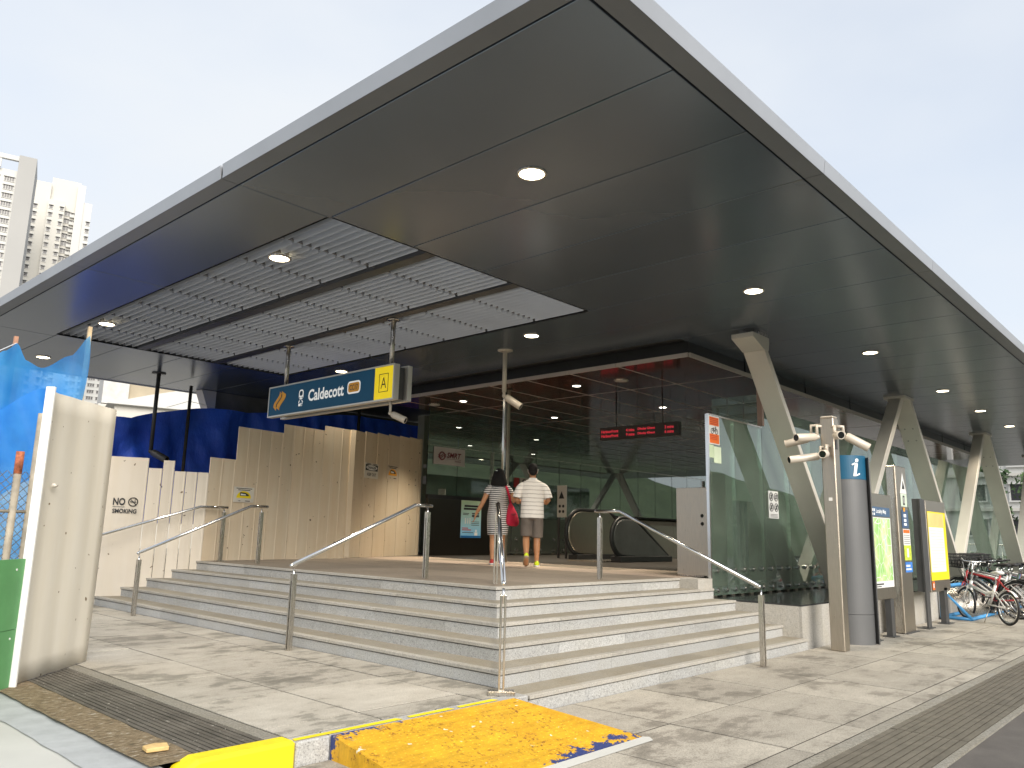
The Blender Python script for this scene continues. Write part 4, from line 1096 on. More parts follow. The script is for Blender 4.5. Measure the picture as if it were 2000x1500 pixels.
MB().tube([(-2.43, 4.35, 2.90), (-2.8, 4.35, 2.62)], 0.004, 4).build('cord', M['white'], nz_)

# dark blue tarpaulin across the back
def tarp_mat():
    m, nt, bs = newmat('royal_blue_tarpaulin')
    P = pos(nt); c = ramp(nt, noise(nt, P, 1.4, 4), (0.3, (0.02, 0.085, 0.72)), (0.7, (0.04, 0.16, 0.95)))
    nt.links.new(c, bs.inputs['Base Color']); bs.inputs['Roughness'].default_value = 0.38
    bump(nt, noise(nt, pos(nt, (1, 1, 0.6)), 5, 5, 0.6), bs, 0.5, 0.06)
    return m
tp_ = empty('tarpaulin', (4, 11.6, 0), 'dark royal blue tarpaulin hung in folds behind the hoarding', 'tarpaulin')
ktop = [(0.2, 3.30), (1.23, 3.26), (1.5, 3.24), (1.94, 3.41), (2.47, 3.56), (2.9, 3.63), (3.48, 3.66), (4.33, 3.72), (5.12, 3.76), (6.2, 3.88), (7.1, 4.0), (8.1, 3.95), (9.3, 3.97)]
def tarp(i, j):
    x = 0.2 + 9.1 * i / 140
    for (x0_, z0), (x1_, z1) in zip(ktop[:-1], ktop[1:]):
        if x0_ <= x <= x1_ + 1e-6: zt3 = z0 + (z1 - z0) * (x - x0_) / (x1_ - x0_)
    v_ = j / 28
    pin = abs((x * 0.62) % 1.0 - 0.5) * 2
    y = 11.6 + 0.05 * math.sin(x * 3.7 + 2.2 * math.sin(x * 1.1) + 2.5 * v_) * (0.25 + v_) + 0.16 * mnoise.noise(V((x * 1.5 + v_ * 1.6, v_ * 1.6, 4))) + 0.09 * mnoise.noise(V((x * 3.3 - v_ * 3.0, v_ * 2.2, 9))) + 0.03 * mnoise.noise(V((x * 8, v_ * 9, 2)))
    return (x + 0.05 * math.sin(v_ * 4 + x), y, zt3 - 0.05 * (1 - pin) * (1 - v_) + (1.2 - zt3) * v_)
MB().grid(tarp, 140, 28).build('sheet', tarp_mat(), tp_, True)
for x, z in ((2.62, 4.02), (6.9, 4.08), (9.25, 4.08)):
    MB().tube([(x, 11.42, 0), (x, 11.42, z)], 0.035, 8).build('pole', pm('dark_timber_pole', (0.055, 0.05, 0.045), 0.8, 0, 0.3, 10), tp_, True)
MB().tube([(2.62, 11.45, 3.70), (3.2, 11.5, 3.66)], 0.006, 4).tube([(2.62, 11.45, 3.70), (2.2, 11.5, 3.52)], 0.006, 4).build('cord', M['white'], tp_)
# dark site wall beyond
sw = empty('site_wall', (5, 12.4, 0), 'dark unlit concrete wall under the far canopy edge', 'wall')
MB().box(3.55, 9.6, 12.2, 12.5, -0.1, H - 0.003).build('wall_face', pm('raw_concrete', (0.16, 0.15, 0.13), 0.9, 0, 0.3, 2), sw)
MB().prism([(3.54, 2.9), (3.54, H - 0.01), (3.2, H - 0.01), (3.45, 3.5)], (0, 12.15, 0), (1, 0, 0), (0, 0, 1), (0, 0.3, 0)).build('haunch', M['offwhite'], sw)
# ================================================================== hanging station sign
M['alu'] = pm('sign_aluminium', (0.62, 0.60, 0.56), 0.35, 0.5, 0.05)
sgn = empty('station_sign', (2.05, 5.4, 3.15), 'hanging navy station name sign with yellow exit letter panel', 'sign')
Y0, Y1, Z0, Z1 = 3.96, 7.18, 2.925, 3.425
def signbox(xa, xb, y0, y1, z0, z1):
    MB().box(xa + 0.012, xb, y0, y1, z0, z1).build('sign_case', M['alu'], sgn, bevel=0.006)
    f = MB(); q = 0.022
    f.box(xa, xa + 0.012, y0, y1, z1 - q, z1).box(xa, xa + 0.012, y0, y1, z0, z0 + q).box(xa, xa + 0.012, y0, y0 + q, z0 + q, z1 - q).box(xa, xa + 0.012, y1 - q, y1, z0 + q, z1 - q)
    f.build('sign_frame', M['alu'], sgn)
signbox(1.97, 2.07, Y0, Y1, Z0, Z1)
signbox(2.20, 2.28, Y0 - 0.02, Y1 - 0.02, Z0, Z1)
MB().box(2.075, 2.195, Y0 + 0.05, Y1 - 0.2, Z0 + 0.02, Z1 - 0.03).build('sign_core', M['darkmetal'], sgn)
c = V((1.979, (Y0 + Y1) / 2, (Z0 + Z1) / 2)); u, v = V((0, -1, 0)), V((0, 0, 1)); n = V((-1, 0, 0))
W_ = Y1 - Y0 - 0.046; H_ = Z1 - Z0 - 0.046
yw = 0.41
def lit(m, col, k):  # emission added to the paint so faces and lettering read brighter
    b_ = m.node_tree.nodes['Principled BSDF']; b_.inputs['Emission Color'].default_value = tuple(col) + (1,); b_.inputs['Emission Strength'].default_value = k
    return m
M['signyellow'] = lit(pm('glowing_yellow', (0.88, 0.68, 0.01), 0.55, 0, 0.05), (0.9, 0.66, 0.01), 0.16)
M['signnavy'] = lit(pm('glowing_navy', (0.006, 0.055, 0.11), 0.55, 0, 0.12, 1.5, spec=0.25), (0.006, 0.05, 0.10), 0.12)
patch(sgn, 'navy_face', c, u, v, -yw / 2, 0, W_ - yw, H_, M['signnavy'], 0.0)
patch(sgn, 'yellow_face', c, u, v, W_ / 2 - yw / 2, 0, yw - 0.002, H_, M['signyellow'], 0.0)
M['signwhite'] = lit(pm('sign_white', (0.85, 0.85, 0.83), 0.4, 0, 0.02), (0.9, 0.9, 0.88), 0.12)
du_yel = W_ / 2 - yw / 2
fr_ = MB()
for a, b, w2, h2 in ((0, 0.125, 0.20, 0.008), (0, -0.125, 0.20, 0.008), (-0.097, 0, 0.008, 0.258), (0.097, 0, 0.008, 0.258)):
    o = c + u * (du_yel + a) + v * b + n * 0.003; fr_.obox(o, u * (w2 / 2), v * (h2 / 2), n * 0.001)
fr_.build('letter_frame', M['blackpaint'], sgn)
text('A', 'lettering', M['blackpaint'], sgn, c + u * du_yel + n * 0.003, u, v, 0.12, 0.155, bold=-0.005)
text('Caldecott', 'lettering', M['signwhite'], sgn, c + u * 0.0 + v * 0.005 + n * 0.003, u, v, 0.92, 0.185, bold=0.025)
def rrect(w, h, r, k=5):
    p_ = []
    for cx_, cy_, a0 in ((w / 2 - r, h / 2 - r, 0), (-w / 2 + r, h / 2 - r, 90), (-w / 2 + r, -h / 2 + r, 180), (w / 2 - r, -h / 2 + r, 270)):
        for i in range(k + 1):
            a = math.radians(a0 + 90 * i / k); p_.append((cx_ + r * math.cos(a), cy_ + r * math.sin(a)))
    return p_
o = c + u * 0.70 + v * 0.012
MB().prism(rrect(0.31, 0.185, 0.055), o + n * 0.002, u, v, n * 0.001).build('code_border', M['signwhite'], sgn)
MB().prism(rrect(0.265, 0.138, 0.04), o + n * 0.0035, u, v, n * 0.001).build('code_plate', M['amber'], sgn)
text('CC17', 'lettering', M['darkmetal'], sgn, o + n * 0.006, u, v, 0.195, 0.08, bold=0.01)
# train symbol and its caption
o = c + u * -0.66 + v * 0.035
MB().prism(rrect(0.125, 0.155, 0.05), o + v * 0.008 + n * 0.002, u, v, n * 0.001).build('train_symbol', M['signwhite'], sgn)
MB().prism(rrect(0.082, 0.075, 0.03), o + v * 0.026 + n * 0.0035, u, v, n * 0.001).build('train_window', M['navy'], sgn)
tm = MB()
for s in (-1, 1): tm.tube([o + u * (0.03 * s) - v * 0.085 + n * 0.003, o + u * (0.055 * s) - v * 0.118 + n * 0.003], 0.008, 4); 
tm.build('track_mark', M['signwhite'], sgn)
lt = MB()
for s in (-1, 1): lt.disc(o + u * (0.032 * s) - v * 0.042 + n * 0.0035, n, 0.013, 0.001, 10)
lt.build('train_lamps', M['navy'], sgn)
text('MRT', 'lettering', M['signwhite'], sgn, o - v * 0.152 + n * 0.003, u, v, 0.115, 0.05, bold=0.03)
# orange flag-like emblem: two offset waving bands
o = c + u * -1.29
def flag(dx, dy, w2, h2):
    t_ = [(-w2 / 2 + w2 * i / 10, h2 / 2 + 0.022 * math.sin(2 * math.pi * i / 10) - 0.10 * (i / 10 - 0.5)) for i in range(11)]
    b_ = [(x, y - h2) for x, y in t_]
    return [(x + dx, y + dy) for x, y in t_ + b_[::-1]]
sw_ = []
for k, (dx, dy) in enumerate(((-0.028, 0.0), (0.034, 0.0))):
    # a leaning S-shaped band
    L_ = []; R_ = []
    for i in range(13):
        q = i / 12; x = 0.085 * math.sin((q - 0.5) * 2.4 * math.pi / 2) * -1.0; y = 0.125 - 0.25 * q
        L_.append((x - 0.052 + dx, y + dy + 0.03)); R_.append((x + 0.052 + dx * 1.6, y + dy - 0.03))
    MB().prism(L_ + R_[::-1], o + n * (0.002 + 0.0022 * k), u, v, n * 0.001).build('emblem_band', M['amber'], sgn)
gl_ = MB(); gl_.tube([o + u * (0.07 * math.sin((q - 0.5) * 1.2 * math.pi) * -1 + 0.0) + v * (0.10 - 0.2 * q) + n * 0.0062 for q in [i / 12 for i in range(13)]], 0.007, 4)
gl_.build('emblem_gap', M['navy'], sgn)
for y in (4.23, 6.95):
    MB().tube([(2.13, y, Z1 - 0.03), (2.13, y, H + 0.03)], 0.034, 12).build('hanger', M['steel'], sgn, True)
    MB().disc((2.13, y, H - 0.012), (0, 0, 1), 0.09, 0.01).build('hanger_flange', M['steel'], sgn, True)

# ================================================================== security cameras
M['camw'] = pm('cream_camera_housing', (0.62, 0.56, 0.48), 0.4, 0.1, 0.05)
M['lens'] = pm('dark_lens', (0.01, 0.01, 0.012), 0.08)
IL = V((-0.678, 0.735, 0)); TC = V((-0.735, -0.678, 0))      # towards picture left, towards the viewer
def seccam(label, mount, joint, d, L=0.32, r=0.052, group=None, lensfront=True, mat=None):
    mat = mat or M['camw']
    mount, joint, d = V(mount), V(joint), V(d).normalized()
    e = empty('security_camera', tuple(joint), label, 'camera', group)
    mid = V((joint.x, joint.y, mount.z))
    pts = [mount, mid, joint] if (mid - mount).length > 0.01 else [mount, joint]
    MB().tube(pts, r * 0.42, 8).build('bracket', mat, e, True)
    MB().ball(joint, r * 0.62, r * 0.62, r * 0.62, 12, 8).build('swivel', mat, e, True)
    a = joint + d * (r * 0.6); b = a + d * L
    MB().loft([a, a + d * 0.03, b], [r * 0.8, r, r], ref=d.orthogonal(), n=18).build('housing', mat, e, True, bevel=0.004)
    MB().ring(b + d * 0.001, d, r * 0.93, r * 0.1, 18, 5).build('front_ring', mat, e, True)
    MB().disc(b - d * 0.002, d, r * 0.82, 0.004, 18).build('lens', M['lens'], e)
    return e
g_ = 'cylindrical security cameras'
rod = empty('camera_rod', (4.48, 4.25, H), 'white rod hanging from the soffit above the landing', 'rod')
MB().tube([(4.48, 4.25, 3.42), (4.48, 4.25, H - 0.01)], 0.036, 12).build('tube', M['camw'], rod, True)
MB().disc((4.48, 4.25, H - 0.014), (0, 0, 1), 0.125, 0.012, 28).build('flange', M['camw'], rod, True)
seccam('pale security camera hanging on the white rod above the walkers', (4.48, 4.25, 3.42), (4.48, 4.25, 3.36), -IL * 0.9 + TC * 0.25 + V((0, 0, -0.62)), 0.30, 0.058, g_)
seccam('pale security camera hanging under the right end of the station sign', (2.13, 4.23, Z0 + 0.01), (2.13, 4.20, 2.77), -IL * 0.9 + TC * 0.2 + V((0, 0, -0.42)), 0.22, 0.046, g_)
rod = empty('camera_rod', (1.8, 11.0, H), 'dark rod hanging from the soffit in front of the blue tarpaulin', 'rod')
MB().tube([(1.8, 11.1, 2.60), (1.8, 11.1, H - 0.01)], 0.038, 10).build('tube', M['darkmetal'], rod, True)
MB().disc((1.8, 11.1, H - 0.014), (0, 0, 1), 0.13, 0.012, 24).build('flange', M['darkmetal'], rod, True)
seccam('grey security camera on the dark rod above the pale hoarding', (1.8, 11.1, 2.60), (1.8, 11.1, 2.57), -IL * 0.9 + TC * 0.2 + V((0, 0, -0.42)), 0.36, 0.07, g_, mat=M['darkmetal'])

# ================================================================== handrails
def post(e, x, y, z0, z1, ax=(1, 0), base=0.09):
    ax = V((ax[0], ax[1], 0)); ay = V((-ax.y, ax.x, 0)); m = MB()
    for s in (-1, 1): m.obox(V((x, y, (z0 + z1) / 2)) + ay * (0.016 * s), ax * 0.026, ay * 0.008, V((0, 0, (z1 - z0) / 2)))
    m.build('post', M['steel'], e, bevel=0.002)
    MB().obox((x, y, z0 + (z1 - z0) * 0.95), ax * 0.024, ay * 0.007, V((0, 0, 0.028))).build('post_spacer', M['steel_warm'], e)
    MB().tube([(x, y, z1 - 0.06), (x, y, z1 + 0.05)], 0.010, 8).build('stem', M['chrome'], e, True)
    MB().obox((x, y, z0 + 0.006), ax * base, ay * base * 0.55, V((0, 0, 0.006))).build('base_plate', M['steel'], e)
def rail(label, b, t, pts, d):
    e = empty('handrail', b, label, 'handrail', 'steel handrails on the steps')
    MB().tube(pts, 0.021, 10).build('rail_tube', M['chrome'], e, True)
    for q in (pts[0], pts[-1]): MB().ball(q, 0.0215, 0.0215, 0.0215, 10, 8).build('end_cap', M['chrome'], e, True)
    if b: post(e, b[0], b[1], b[2], pts[0][2] - 0.085, d, 0.028)
    if t: post(e, t[0], t[1], t[2], 1.395, d, 0.03)
    return e
rail('stainless handrail up the left-hand steps, nearest the corner', (-0.20, 2.65, 0), (1.53, 2.65, ZL), [(-0.23, 2.65, 0.81), (1.34, 2.65, 1.465), (1.58, 2.65, 1.467)], (1, 0))
rail('stainless handrail up the left-hand steps before the whitish hoarding', (-0.13, 6.47, 0), (1.60, 6.47, ZL), [(-0.15, 6.47, 0.80), (1.42, 6.47, 1.475), (1.69, 6.47, 1.477)], (1, 0))
e = empty('handrail', (1.52, 7.42, ZL), 'stainless handrail along the hoarding, farthest left of the handrails', 'handrail', 'steel handrails on the steps')
MB().tube([(-0.45, 7.95, 0.90), (1.12, 7.45, 1.46), (1.56, 7.42, 1.465)], 0.021, 10).build('rail_tube', M['chrome'], e, True)
post(e, 1.50, 7.42, ZL, 1.39, (1, 0), 0.07)
r3 = rail('stainless handrail rising diagonally up the corner of the steps', (-0.165, -0.165, 0.03), (1.60, 1.60, ZL), [(-0.15, -0.15, 0.80), (1.38, 1.38, 1.475), (1.62, 1.62, 1.477)], (0.707, 0.707))
MB().obox((-0.165, -0.165, 0.016), V((0.72, -0.7, 0)) * 0.10, V((0.7, 0.72, 0)) * 0.055, V((0, 0, 0.016))).build('foot_block', M['steel'], r3, bevel=0.004)
rail('stainless handrail up the right-hand steps beside the escalator view', (3.45, -0.52, ZR), (3.45, 1.58, ZL), [(3.45, -0.50, 0.68), (3.45, 1.28, 1.468), (3.45, 1.64, 1.47)], (0, 1))

# ================================================================== camera mast and information boards
mast = empty('camera_mast', (5.35, -0.62, ZR), 'square champagne steel mast carrying a cluster of cameras', 'mast')
MB().box(5.265, 5.435, -0.70, -0.53, ZR, 2.70).build('shaft', M['steel_warm'], mast, bevel=0.01)
MB().box(5.27, 5.43, -0.695, -0.535, 2.70, 2.725).build('cap', M['camw'], mast, bevel=0.01)
MB().box(5.258, 5.264, -0.64, -0.60, 1.66, 1.70).build('sticker', M['white'], mast)
MB().box(5.30, 5.36, -0.706, -0.701, 2.30, 2.42).build('plate', M['darkmetal'], mast)
pc = V((5.35, -0.62, 0))
gm = 'cameras on the mast'
def on(dirn, r, z): return pc + V(dirn).normalized() * r + V((0, 0, z))
seccam('upper mast camera pointing to the left of the photo', on(IL, 0.06, 2.60), on(IL, 0.16, 2.46), IL * 0.9 + TC * 0.45 + V((0, 0, -0.10)), 0.34, 0.05, gm)
seccam('mast camera facing straight out at the viewer', on(TC, 0.09, 2.58), on(TC, 0.15, 2.47), TC + IL * -0.1 + V((0, 0, -0.12)), 0.12, 0.052, gm)
seccam('mast camera pointing down to the right of the photo', on(-IL, 0.09, 2.60), on(-IL, 0.17, 2.50), -IL * 0.9 + TC * 0.25 + V((0, 0, -0.55)), 0.30, 0.055, gm)
seccam('lower mast camera pointing far to the left of the photo', on(IL, 0.07, 2.33), on(IL + TC * 0.2, 0.14, 2.22), IL + TC * 0.12 + V((0, 0, -0.16)), 0.40, 0.048, gm)
seccam('lower mast camera with its dark lens turned towards the viewer', on(TC + IL * 0.7, 0.09, 2.34), on(TC + IL * 0.8, 0.16, 2.24), TC * 0.8 + IL * 0.62 + V((0, 0, -0.14)), 0.16, 0.05, gm)
seccam('rear mast camera half hidden behind the shaft', on(IL - TC * 0.5, 0.09, 2.62), on(IL * 1.2 - TC * 0.6, 0.22, 2.46), IL * 0.8 - TC * 0.3 + V((0, 0, -0.2)), 0.30, 0.05, gm)

M['pillar'] = pm('grey_pillar_paint', (0.15, 0.152, 0.155), 0.45, 0.25, 0.06, 1.5)
ip = empty('information_pillar', (6.15, -0.6, ZR), 'tall grey pillar with blue top and white letter i', 'information pillar')
nF = V((-0.62, -0.785, 0)); uF = V((0.785, -0.62, 0))
def lens_poly(w, d):
    f = [(w * math.sin(a), d * (math.cos(a) - math.cos(0.9)) / (1 - math.cos(0.9))) for a in [-0.9 + 1.8 * i / 14 for i in range(15)]]
    k = 1 / math.sin(0.9)
    return [(x * k, y) for x, y in f] + [(w, -0.06), (-w, -0.06)]
pb = V((6.17, -0.60, 0))
for nm, z0, z1, mt in (('pillar_base', ZR, 0.245, M['pillar']), ('pillar_shaft', 0.25, 1.98, M['pillar']), ('pillar_head', 1.983, 2.30, pm('blue_pillar_head', (0.012, 0.105, 0.20), 0.4, 0, 0.08, 2))):
    MB().prism(lens_poly(0.185, 0.06), pb + V((0, 0, z0)), uF, nF, V((0, 0, z1 - z0))).build(nm, mt, ip)
MB().obox(pb + uF * 0.196 + V((0, 0, 1.08)), uF * 0.008, nF * 0.06, V((0, 0, 1.2))).build('side_strip', M['darkmetal'], ip)
text('i', 'lettering', M['signwhite'], ip, pb + nF * 0.0625 + V((0, 0, 2.14)), uF, UZ, 0.085, 0.235, bold=0.02, shear=0.2)
iq = MB(); o = pb + nF * 0.0625 + V((0, 0, 2.14))
iq.tube([o + uF * -0.055 + V((0, 0, 0.03)), o + uF * -0.01 + V((0, 0, 0.055))], 0.010, 5).tube([o + uF * 0.0 + V((0, 0, -0.11)), o + uF * 0.05 + V((0, 0, -0.085))], 0.010, 5)
iq.build('letter_serifs', M['signwhite'], ip)

def map_mat():
    m, nt, bs = newmat('printed_map')
    P = pos(nt)
    c = ramp(nt, noise(nt, P, 3.5, 3), (0.35, (0.30, 0.62, 0.16)), (0.5, (0.52, 0.74, 0.30)), (0.62, (0.72, 0.78, 0.42)), (0.7, (0.45, 0.72, 0.70)))
    vo = N(nt, 'ShaderNodeTexVoronoi', Scale=6.0, feature='DISTANCE_TO_EDGE'); nt.links.new(P, vo.inputs['Vector'])
    e1 = ramp(nt, vo.outputs['Distance'], (0.02, 1.0), (0.03, 0.0)); c = mix(nt, e1, c, (0.85, 0.86, 0.80))
    nt.links.new(c, bs.inputs['Base Color']); bs.inputs['Roughness'].default_value = 0.25
    return m
mb_ = empty('map_board', (7.1, -0.6, ZR), 'stainless framed board showing a green local area map', 'map board')
MB().box(6.60, 7.66, -0.595, -0.50, 0.39, 1.84).build('case', M['steel_warm'], mb_, bevel=0.006)
c = V((7.12, -0.597, 1.1)); u, v = V(UX), V(UZ)
patch(mb_, 'header', c, u, v, -0.02, 0.49, 0.92, 0.13, pm('header_blue', (0.06, 0.12, 0.22), 0.35))
text('Locality Map', 'lettering', M['signwhite'], mb_, c + V((0.06, -0.004, 0.49)), u, v, 0.42, 0.075, bold=0.01)
lines(mb_, 'header_icons', c, u, v, [(-0.36 + 0.07 * i, 0.51, 0.04, 0.04) for i in range(3)] + [(-0.36 + 0.07 * i, 0.455, 0.04, 0.03) for i in range(3)], M['signwhite'])
patch(mb_, 'emblem', c, u, v, -0.45, 0.49, 0.07, 0.12, M['amber'], 0.003)
patch(mb_, 'map_margin', c, u, v, -0.02, -0.07, 0.92, 0.96, M['white'])
patch(mb_, 'map_print', c, u, v, -0.02, -0.03, 0.86, 0.86, map_mat(), 0.003)
lines(mb_, 'map_key', c, u, v, [(-0.2, -0.50, 0.4, 0.02), (-0.25, -0.53, 0.3, 0.012)], M['darkmetal'])
patch(mb_, 'orange_label', c, u, v, -0.41, -0.63, 0.13, 0.13, M['orange'], 0.003)
patch(mb_, 'label_print', c, u, v, -0.41, -0.62, 0.07, 0.07, M['white'], 0.0045)
for x in (6.72, 7.42):
    MB().box(x - 0.07, x + 0.07, -0.60, -0.52, ZR, 0.388).build('post', M['darkmetal'], mb_)
    MB().box(x - 0.12, x + 0.12, -0.64, -0.48, ZR, ZR + 0.012).build('base_plate', M['darkmetal'], mb_)

tt = empty('direction_totem', (8.2, -0.58, ZR), 'slim stainless totem with lift sign and stickers', 'totem')
MB().box(7.93, 8.43, -0.60, -0.46, ZR, 2.31).build('body', M['steel_warm'], tt, bevel=0.01)
MB().box(7.90, 7.928, -0.58, -0.48, ZR, 2.28).build('side_channel', M['steel'], tt)
c = V((8.24, -0.603, 1.0))
MB().prism([(-0.16, 0.90), (0.16, 0.90), (0.0, 1.22)], c, u, v, V((0, -0.002, 0))).build('triangle_plate', M['white'], tt)
MB().prism([(-0.06, 0.97), (0.06, 0.97), (0.06, 1.0), (0.0, 1.1), (-0.03, 1.02)], c + V((0, -0.003, 0)), u, v, V((0, -0.001, 0))).build('pictogram', M['blackpaint'], tt)
patch(tt, 'lift_panel', c, u, v, 0, 0.80, 0.30, 0.19, pm('pale_mint', (0.62, 0.72, 0.58), 0.4))
lines(tt, 'lift_symbol', c, u, v, [(0, 0.80, 0.09, 0.14)], M['blackpaint']); lines(tt, 'lift_person', c, u, v, [(0, 0.80, 0.03, 0.09)], M['white'], 0.004)
patch(tt, 'navy_panel', c, u, v, 0, 0.52, 0.32, 0.27, pm('panel_blue', (0.05, 0.10, 0.20), 0.4))
patch(tt, 'emblem', c, u, v, -0.02, 0.66, 0.08, 0.06, M['amber'], 0.003)
lines(tt, 'panel_print', c, u, v, [(0, 0.57, 0.12, 0.045), (0, 0.50, 0.11, 0.04), (0, 0.44, 0.13, 0.035)], M['signwhite'])
patch(tt, 'white_paper', c, u, v, 0.02, 0.25, 0.34, 0.24, M['white']); patch(tt, 'orange_heading', c, u, v, 0.02, 0.335, 0.30, 0.05, M['orange'], 0.003)
lines(tt, 'small_print', c, u, v, [(0.02, 0.28 - 0.03 * i, 0.28, 0.008) for i in range(5)], M['darkmetal'])
patch(tt, 'lime_poster', c, u, v, 0.03, 0.02, 0.34, 0.22, pm('lime_print', (0.55, 0.66, 0.06), 0.5, 0, 0.3, 20))
lines(tt, 'poster_figure', c, u, v, [(0.03, 0.02, 0.09, 0.13)], M['white'])
patch(tt, 'blue_sticker', c, u, v, 0.04, -0.19, 0.34, 0.15, pm('sticker_blue', (0.05, 0.22, 0.66), 0.4))
lines(tt, 'sticker_print', c, u, v, [(0.0, -0.17, 0.2, 0.03), (0.02, -0.22, 0.26, 0.025)], M['white'])
MB().box(7.9, 8.46, -0.64, -0.44, ZR, ZR + 0.012).build('base_plate', M['darkmetal'], tt)

nb_ = empty('notice_board', (9.8, -0.6, ZR), 'yellow bordered notice board on dark grey posts', 'notice board')
for x in (9.0, 9.12, 9.24): MB().box(x, x + 0.10, -0.60, -0.50, 0.42, 1.86).build('side_rail', M['steel'] if x == 9.12 else M['darkmetal'], nb_)
MB().box(8.98, 9.16, -0.625, -0.602, ZR, 1.86).build('post', M['darkmetal'], nb_)
MB().box(10.08, 10.26, -0.60, -0.52, ZR, 0.45).build('post', M['darkmetal'], nb_)
MB().box(9.36, 10.50, -0.60, -0.50, 0.40, 1.86).build('case', M['steel_warm'], nb_, bevel=0.006)
for x in (9.07, 10.17): MB().box(x - 0.16, x + 0.16, -0.66, -0.48, ZR, ZR + 0.012).build('base_plate', M['darkmetal'], nb_)
c = V((9.93, -0.602, 1.13))
patch(nb_, 'yellow_border', c, u, v, 0, 0, 1.05, 1.10, M['yellow']); patch(nb_, 'pale_header', c, u, v, -0.05, 0.42, 0.92, 0.22, pm('pale_amber', (0.82, 0.60, 0.22), 0.5), 0.003)
patch(nb_, 'white_sheet', c, u, v, -0.06, -0.06, 0.86, 0.72, M['white'], 0.003)
lines(nb_, 'small_print', c, u, v, [(-0.06, 0.24 - 0.045 * i, 0.76, 0.006) for i in range(14)], pm('grey_print', (0.5, 0.5, 0.5), 0.6), 0.0045)
patch(nb_, 'orange_label', c, u, v, -0.44, -0.63, 0.13, 0.13, M['orange'], 0.003); patch(nb_, 'label_print', c, u, v, -0.44, -0.63, 0.05, 0.07, M['white'], 0.0045)
# ================================================================== people
def skin_mat(name, col):
    m, nt, bs = newmat(name)
    c = ramp(nt, noise(nt, objc(nt), 6, 4), (0.3, [x * 0.9 for x in col]), (0.7, col)); nt.links.new(c, bs.inputs['Base Color'])
    bs.inputs['Roughness'].default_value = 0.5; bs.inputs['Subsurface Weight'].default_value = 0.15; bs.inputs['Subsurface Radius'].default_value = (0.02, 0.008, 0.004)
    return m
M['skin'] = skin_mat('skin', (0.50, 0.245, 0.12))
def stripes(name, a, b, period, duty, warp=0.004):
    m, nt, bs = newmat(name)
    P = objc(nt); s = N(nt, 'ShaderNodeSeparateXYZ'); nt.links.new(P, s.inputs[0])
    def mth(op, x, y):
        q = nt.nodes.new('ShaderNodeMath'); q.operation = op
        for i, v_ in enumerate((x, y)):
            if isinstance(v_, (int, float)): q.inputs[i].default_value = v_
            else: nt.links.new(v_, q.inputs[i])
        return q.outputs[0]
    z = mth('ADD', s.outputs['Z'], mth('MULTIPLY', noise(nt, P, 7, 3), warp * 4))
    f = mth('LESS_THAN', mth('FRACT', mth('DIVIDE', z, period), 0), duty)
    nt.links.new(mix(nt, f, a, b), bs.inputs['Base Color']); bs.inputs['Roughness'].default_value = 0.85
    bump(nt, noise(nt, objc(nt, (1, 1, 0.5)), 11, 4), bs, 0.5, 0.03)
    return m
def cloth(name, col):
    m, nt, bs = newmat(name)
    c = ramp(nt, noise(nt, objc(nt, (1, 1, 0.5)), 8, 4), (0.3, [x * 0.75 for x in col]), (0.7, col)); nt.links.new(c, bs.inputs['Base Color'])
    bs.inputs['Roughness'].default_value = 0.85; bump(nt, noise(nt, objc(nt, (1, 1, 0.5)), 10, 4), bs, 0.6, 0.03)
    return m
def hand(m, wrist, d, side, up, curl=0.5):
    """palm and five bent fingers; d = pointing direction, side = towards the thumb"""
    w_ = V(wrist); d = V(d).normalized(); side = V(side); side = (side - d * side.dot(d)).normalized(); nrm = d.cross(side)
    m.loft([w_ - d * 0.01, w_ + d * 0.03, w_ + d * 0.075, w_ + d * 0.088], [(0.024, 0.02), (0.036, 0.016), (0.040, 0.014), (0.034, 0.011)], ref=side, n=12)
    for k, (o, L) in enumerate(((0.028, 0.070), (0.010, 0.078), (-0.009, 0.072), (-0.027, 0.056))):
        a = w_ + d * 0.078 + side * o; b = a + d * (L * 0.45) + nrm * (0.012 * curl); c = b + (d * 0.8 + nrm * curl).normalized() * (L * 0.35); e = c + (d * 0.4 + nrm * curl).normalized() * (L * 0.25)
        m.loft([a, b, c, e], [0.0092, 0.0088, 0.008, 0.0065], n=8)
    a = w_ + d * 0.03 + side * 0.026; b = a + (d * 0.6 + side * 0.7).normalized() * 0.035; c = b + (d + side * 0.15).normalized() * 0.028
    m.loft([a, b, c], [0.012, 0.010, 0.008], n=8)
def finish_body(m, parent):
    o = m.build('body', M['skin'], parent, True, local=True)
    r = o.modifiers.new('remesh', 'REMESH'); r.mode = 'VOXEL'; r.voxel_size = 0.0085; r.use_smooth_shade = True
    s = o.modifiers.new('smooth', 'SMOOTH'); s.factor = 0.5; s.iterations = 3
    return o
def smoothed(o, lv=1):
    s = o.modifiers.new('subd', 'SUBSURF'); s.levels = lv; s.render_levels = lv
    return o
def head(m, z, k=1.0):
    m.ball((0.012, 0, z), 0.094 * k, 0.074 * k, 0.112 * k, 18, 12)
    m.loft([(0.03, 0, z - 0.03), (0.05, 0, z - 0.085), (0.06, 0, z - 0.105)], [(0.058 * k, 0.05), (0.045 * k, 0.04), (0.025, 0.02)], n=12)
    m.loft([(0.098 * k, 0, z + 0.015), (0.115 * k, 0, z - 0.02), (0.10 * k, 0, z - 0.028)], [(0.009, 0.008), (0.016, 0.011), (0.01, 0.006)], n=8)
    for s in (-1, 1): m.ball((0.0, s * 0.076 * k, z - 0.005), 0.018, 0.009, 0.030, 8, 6)
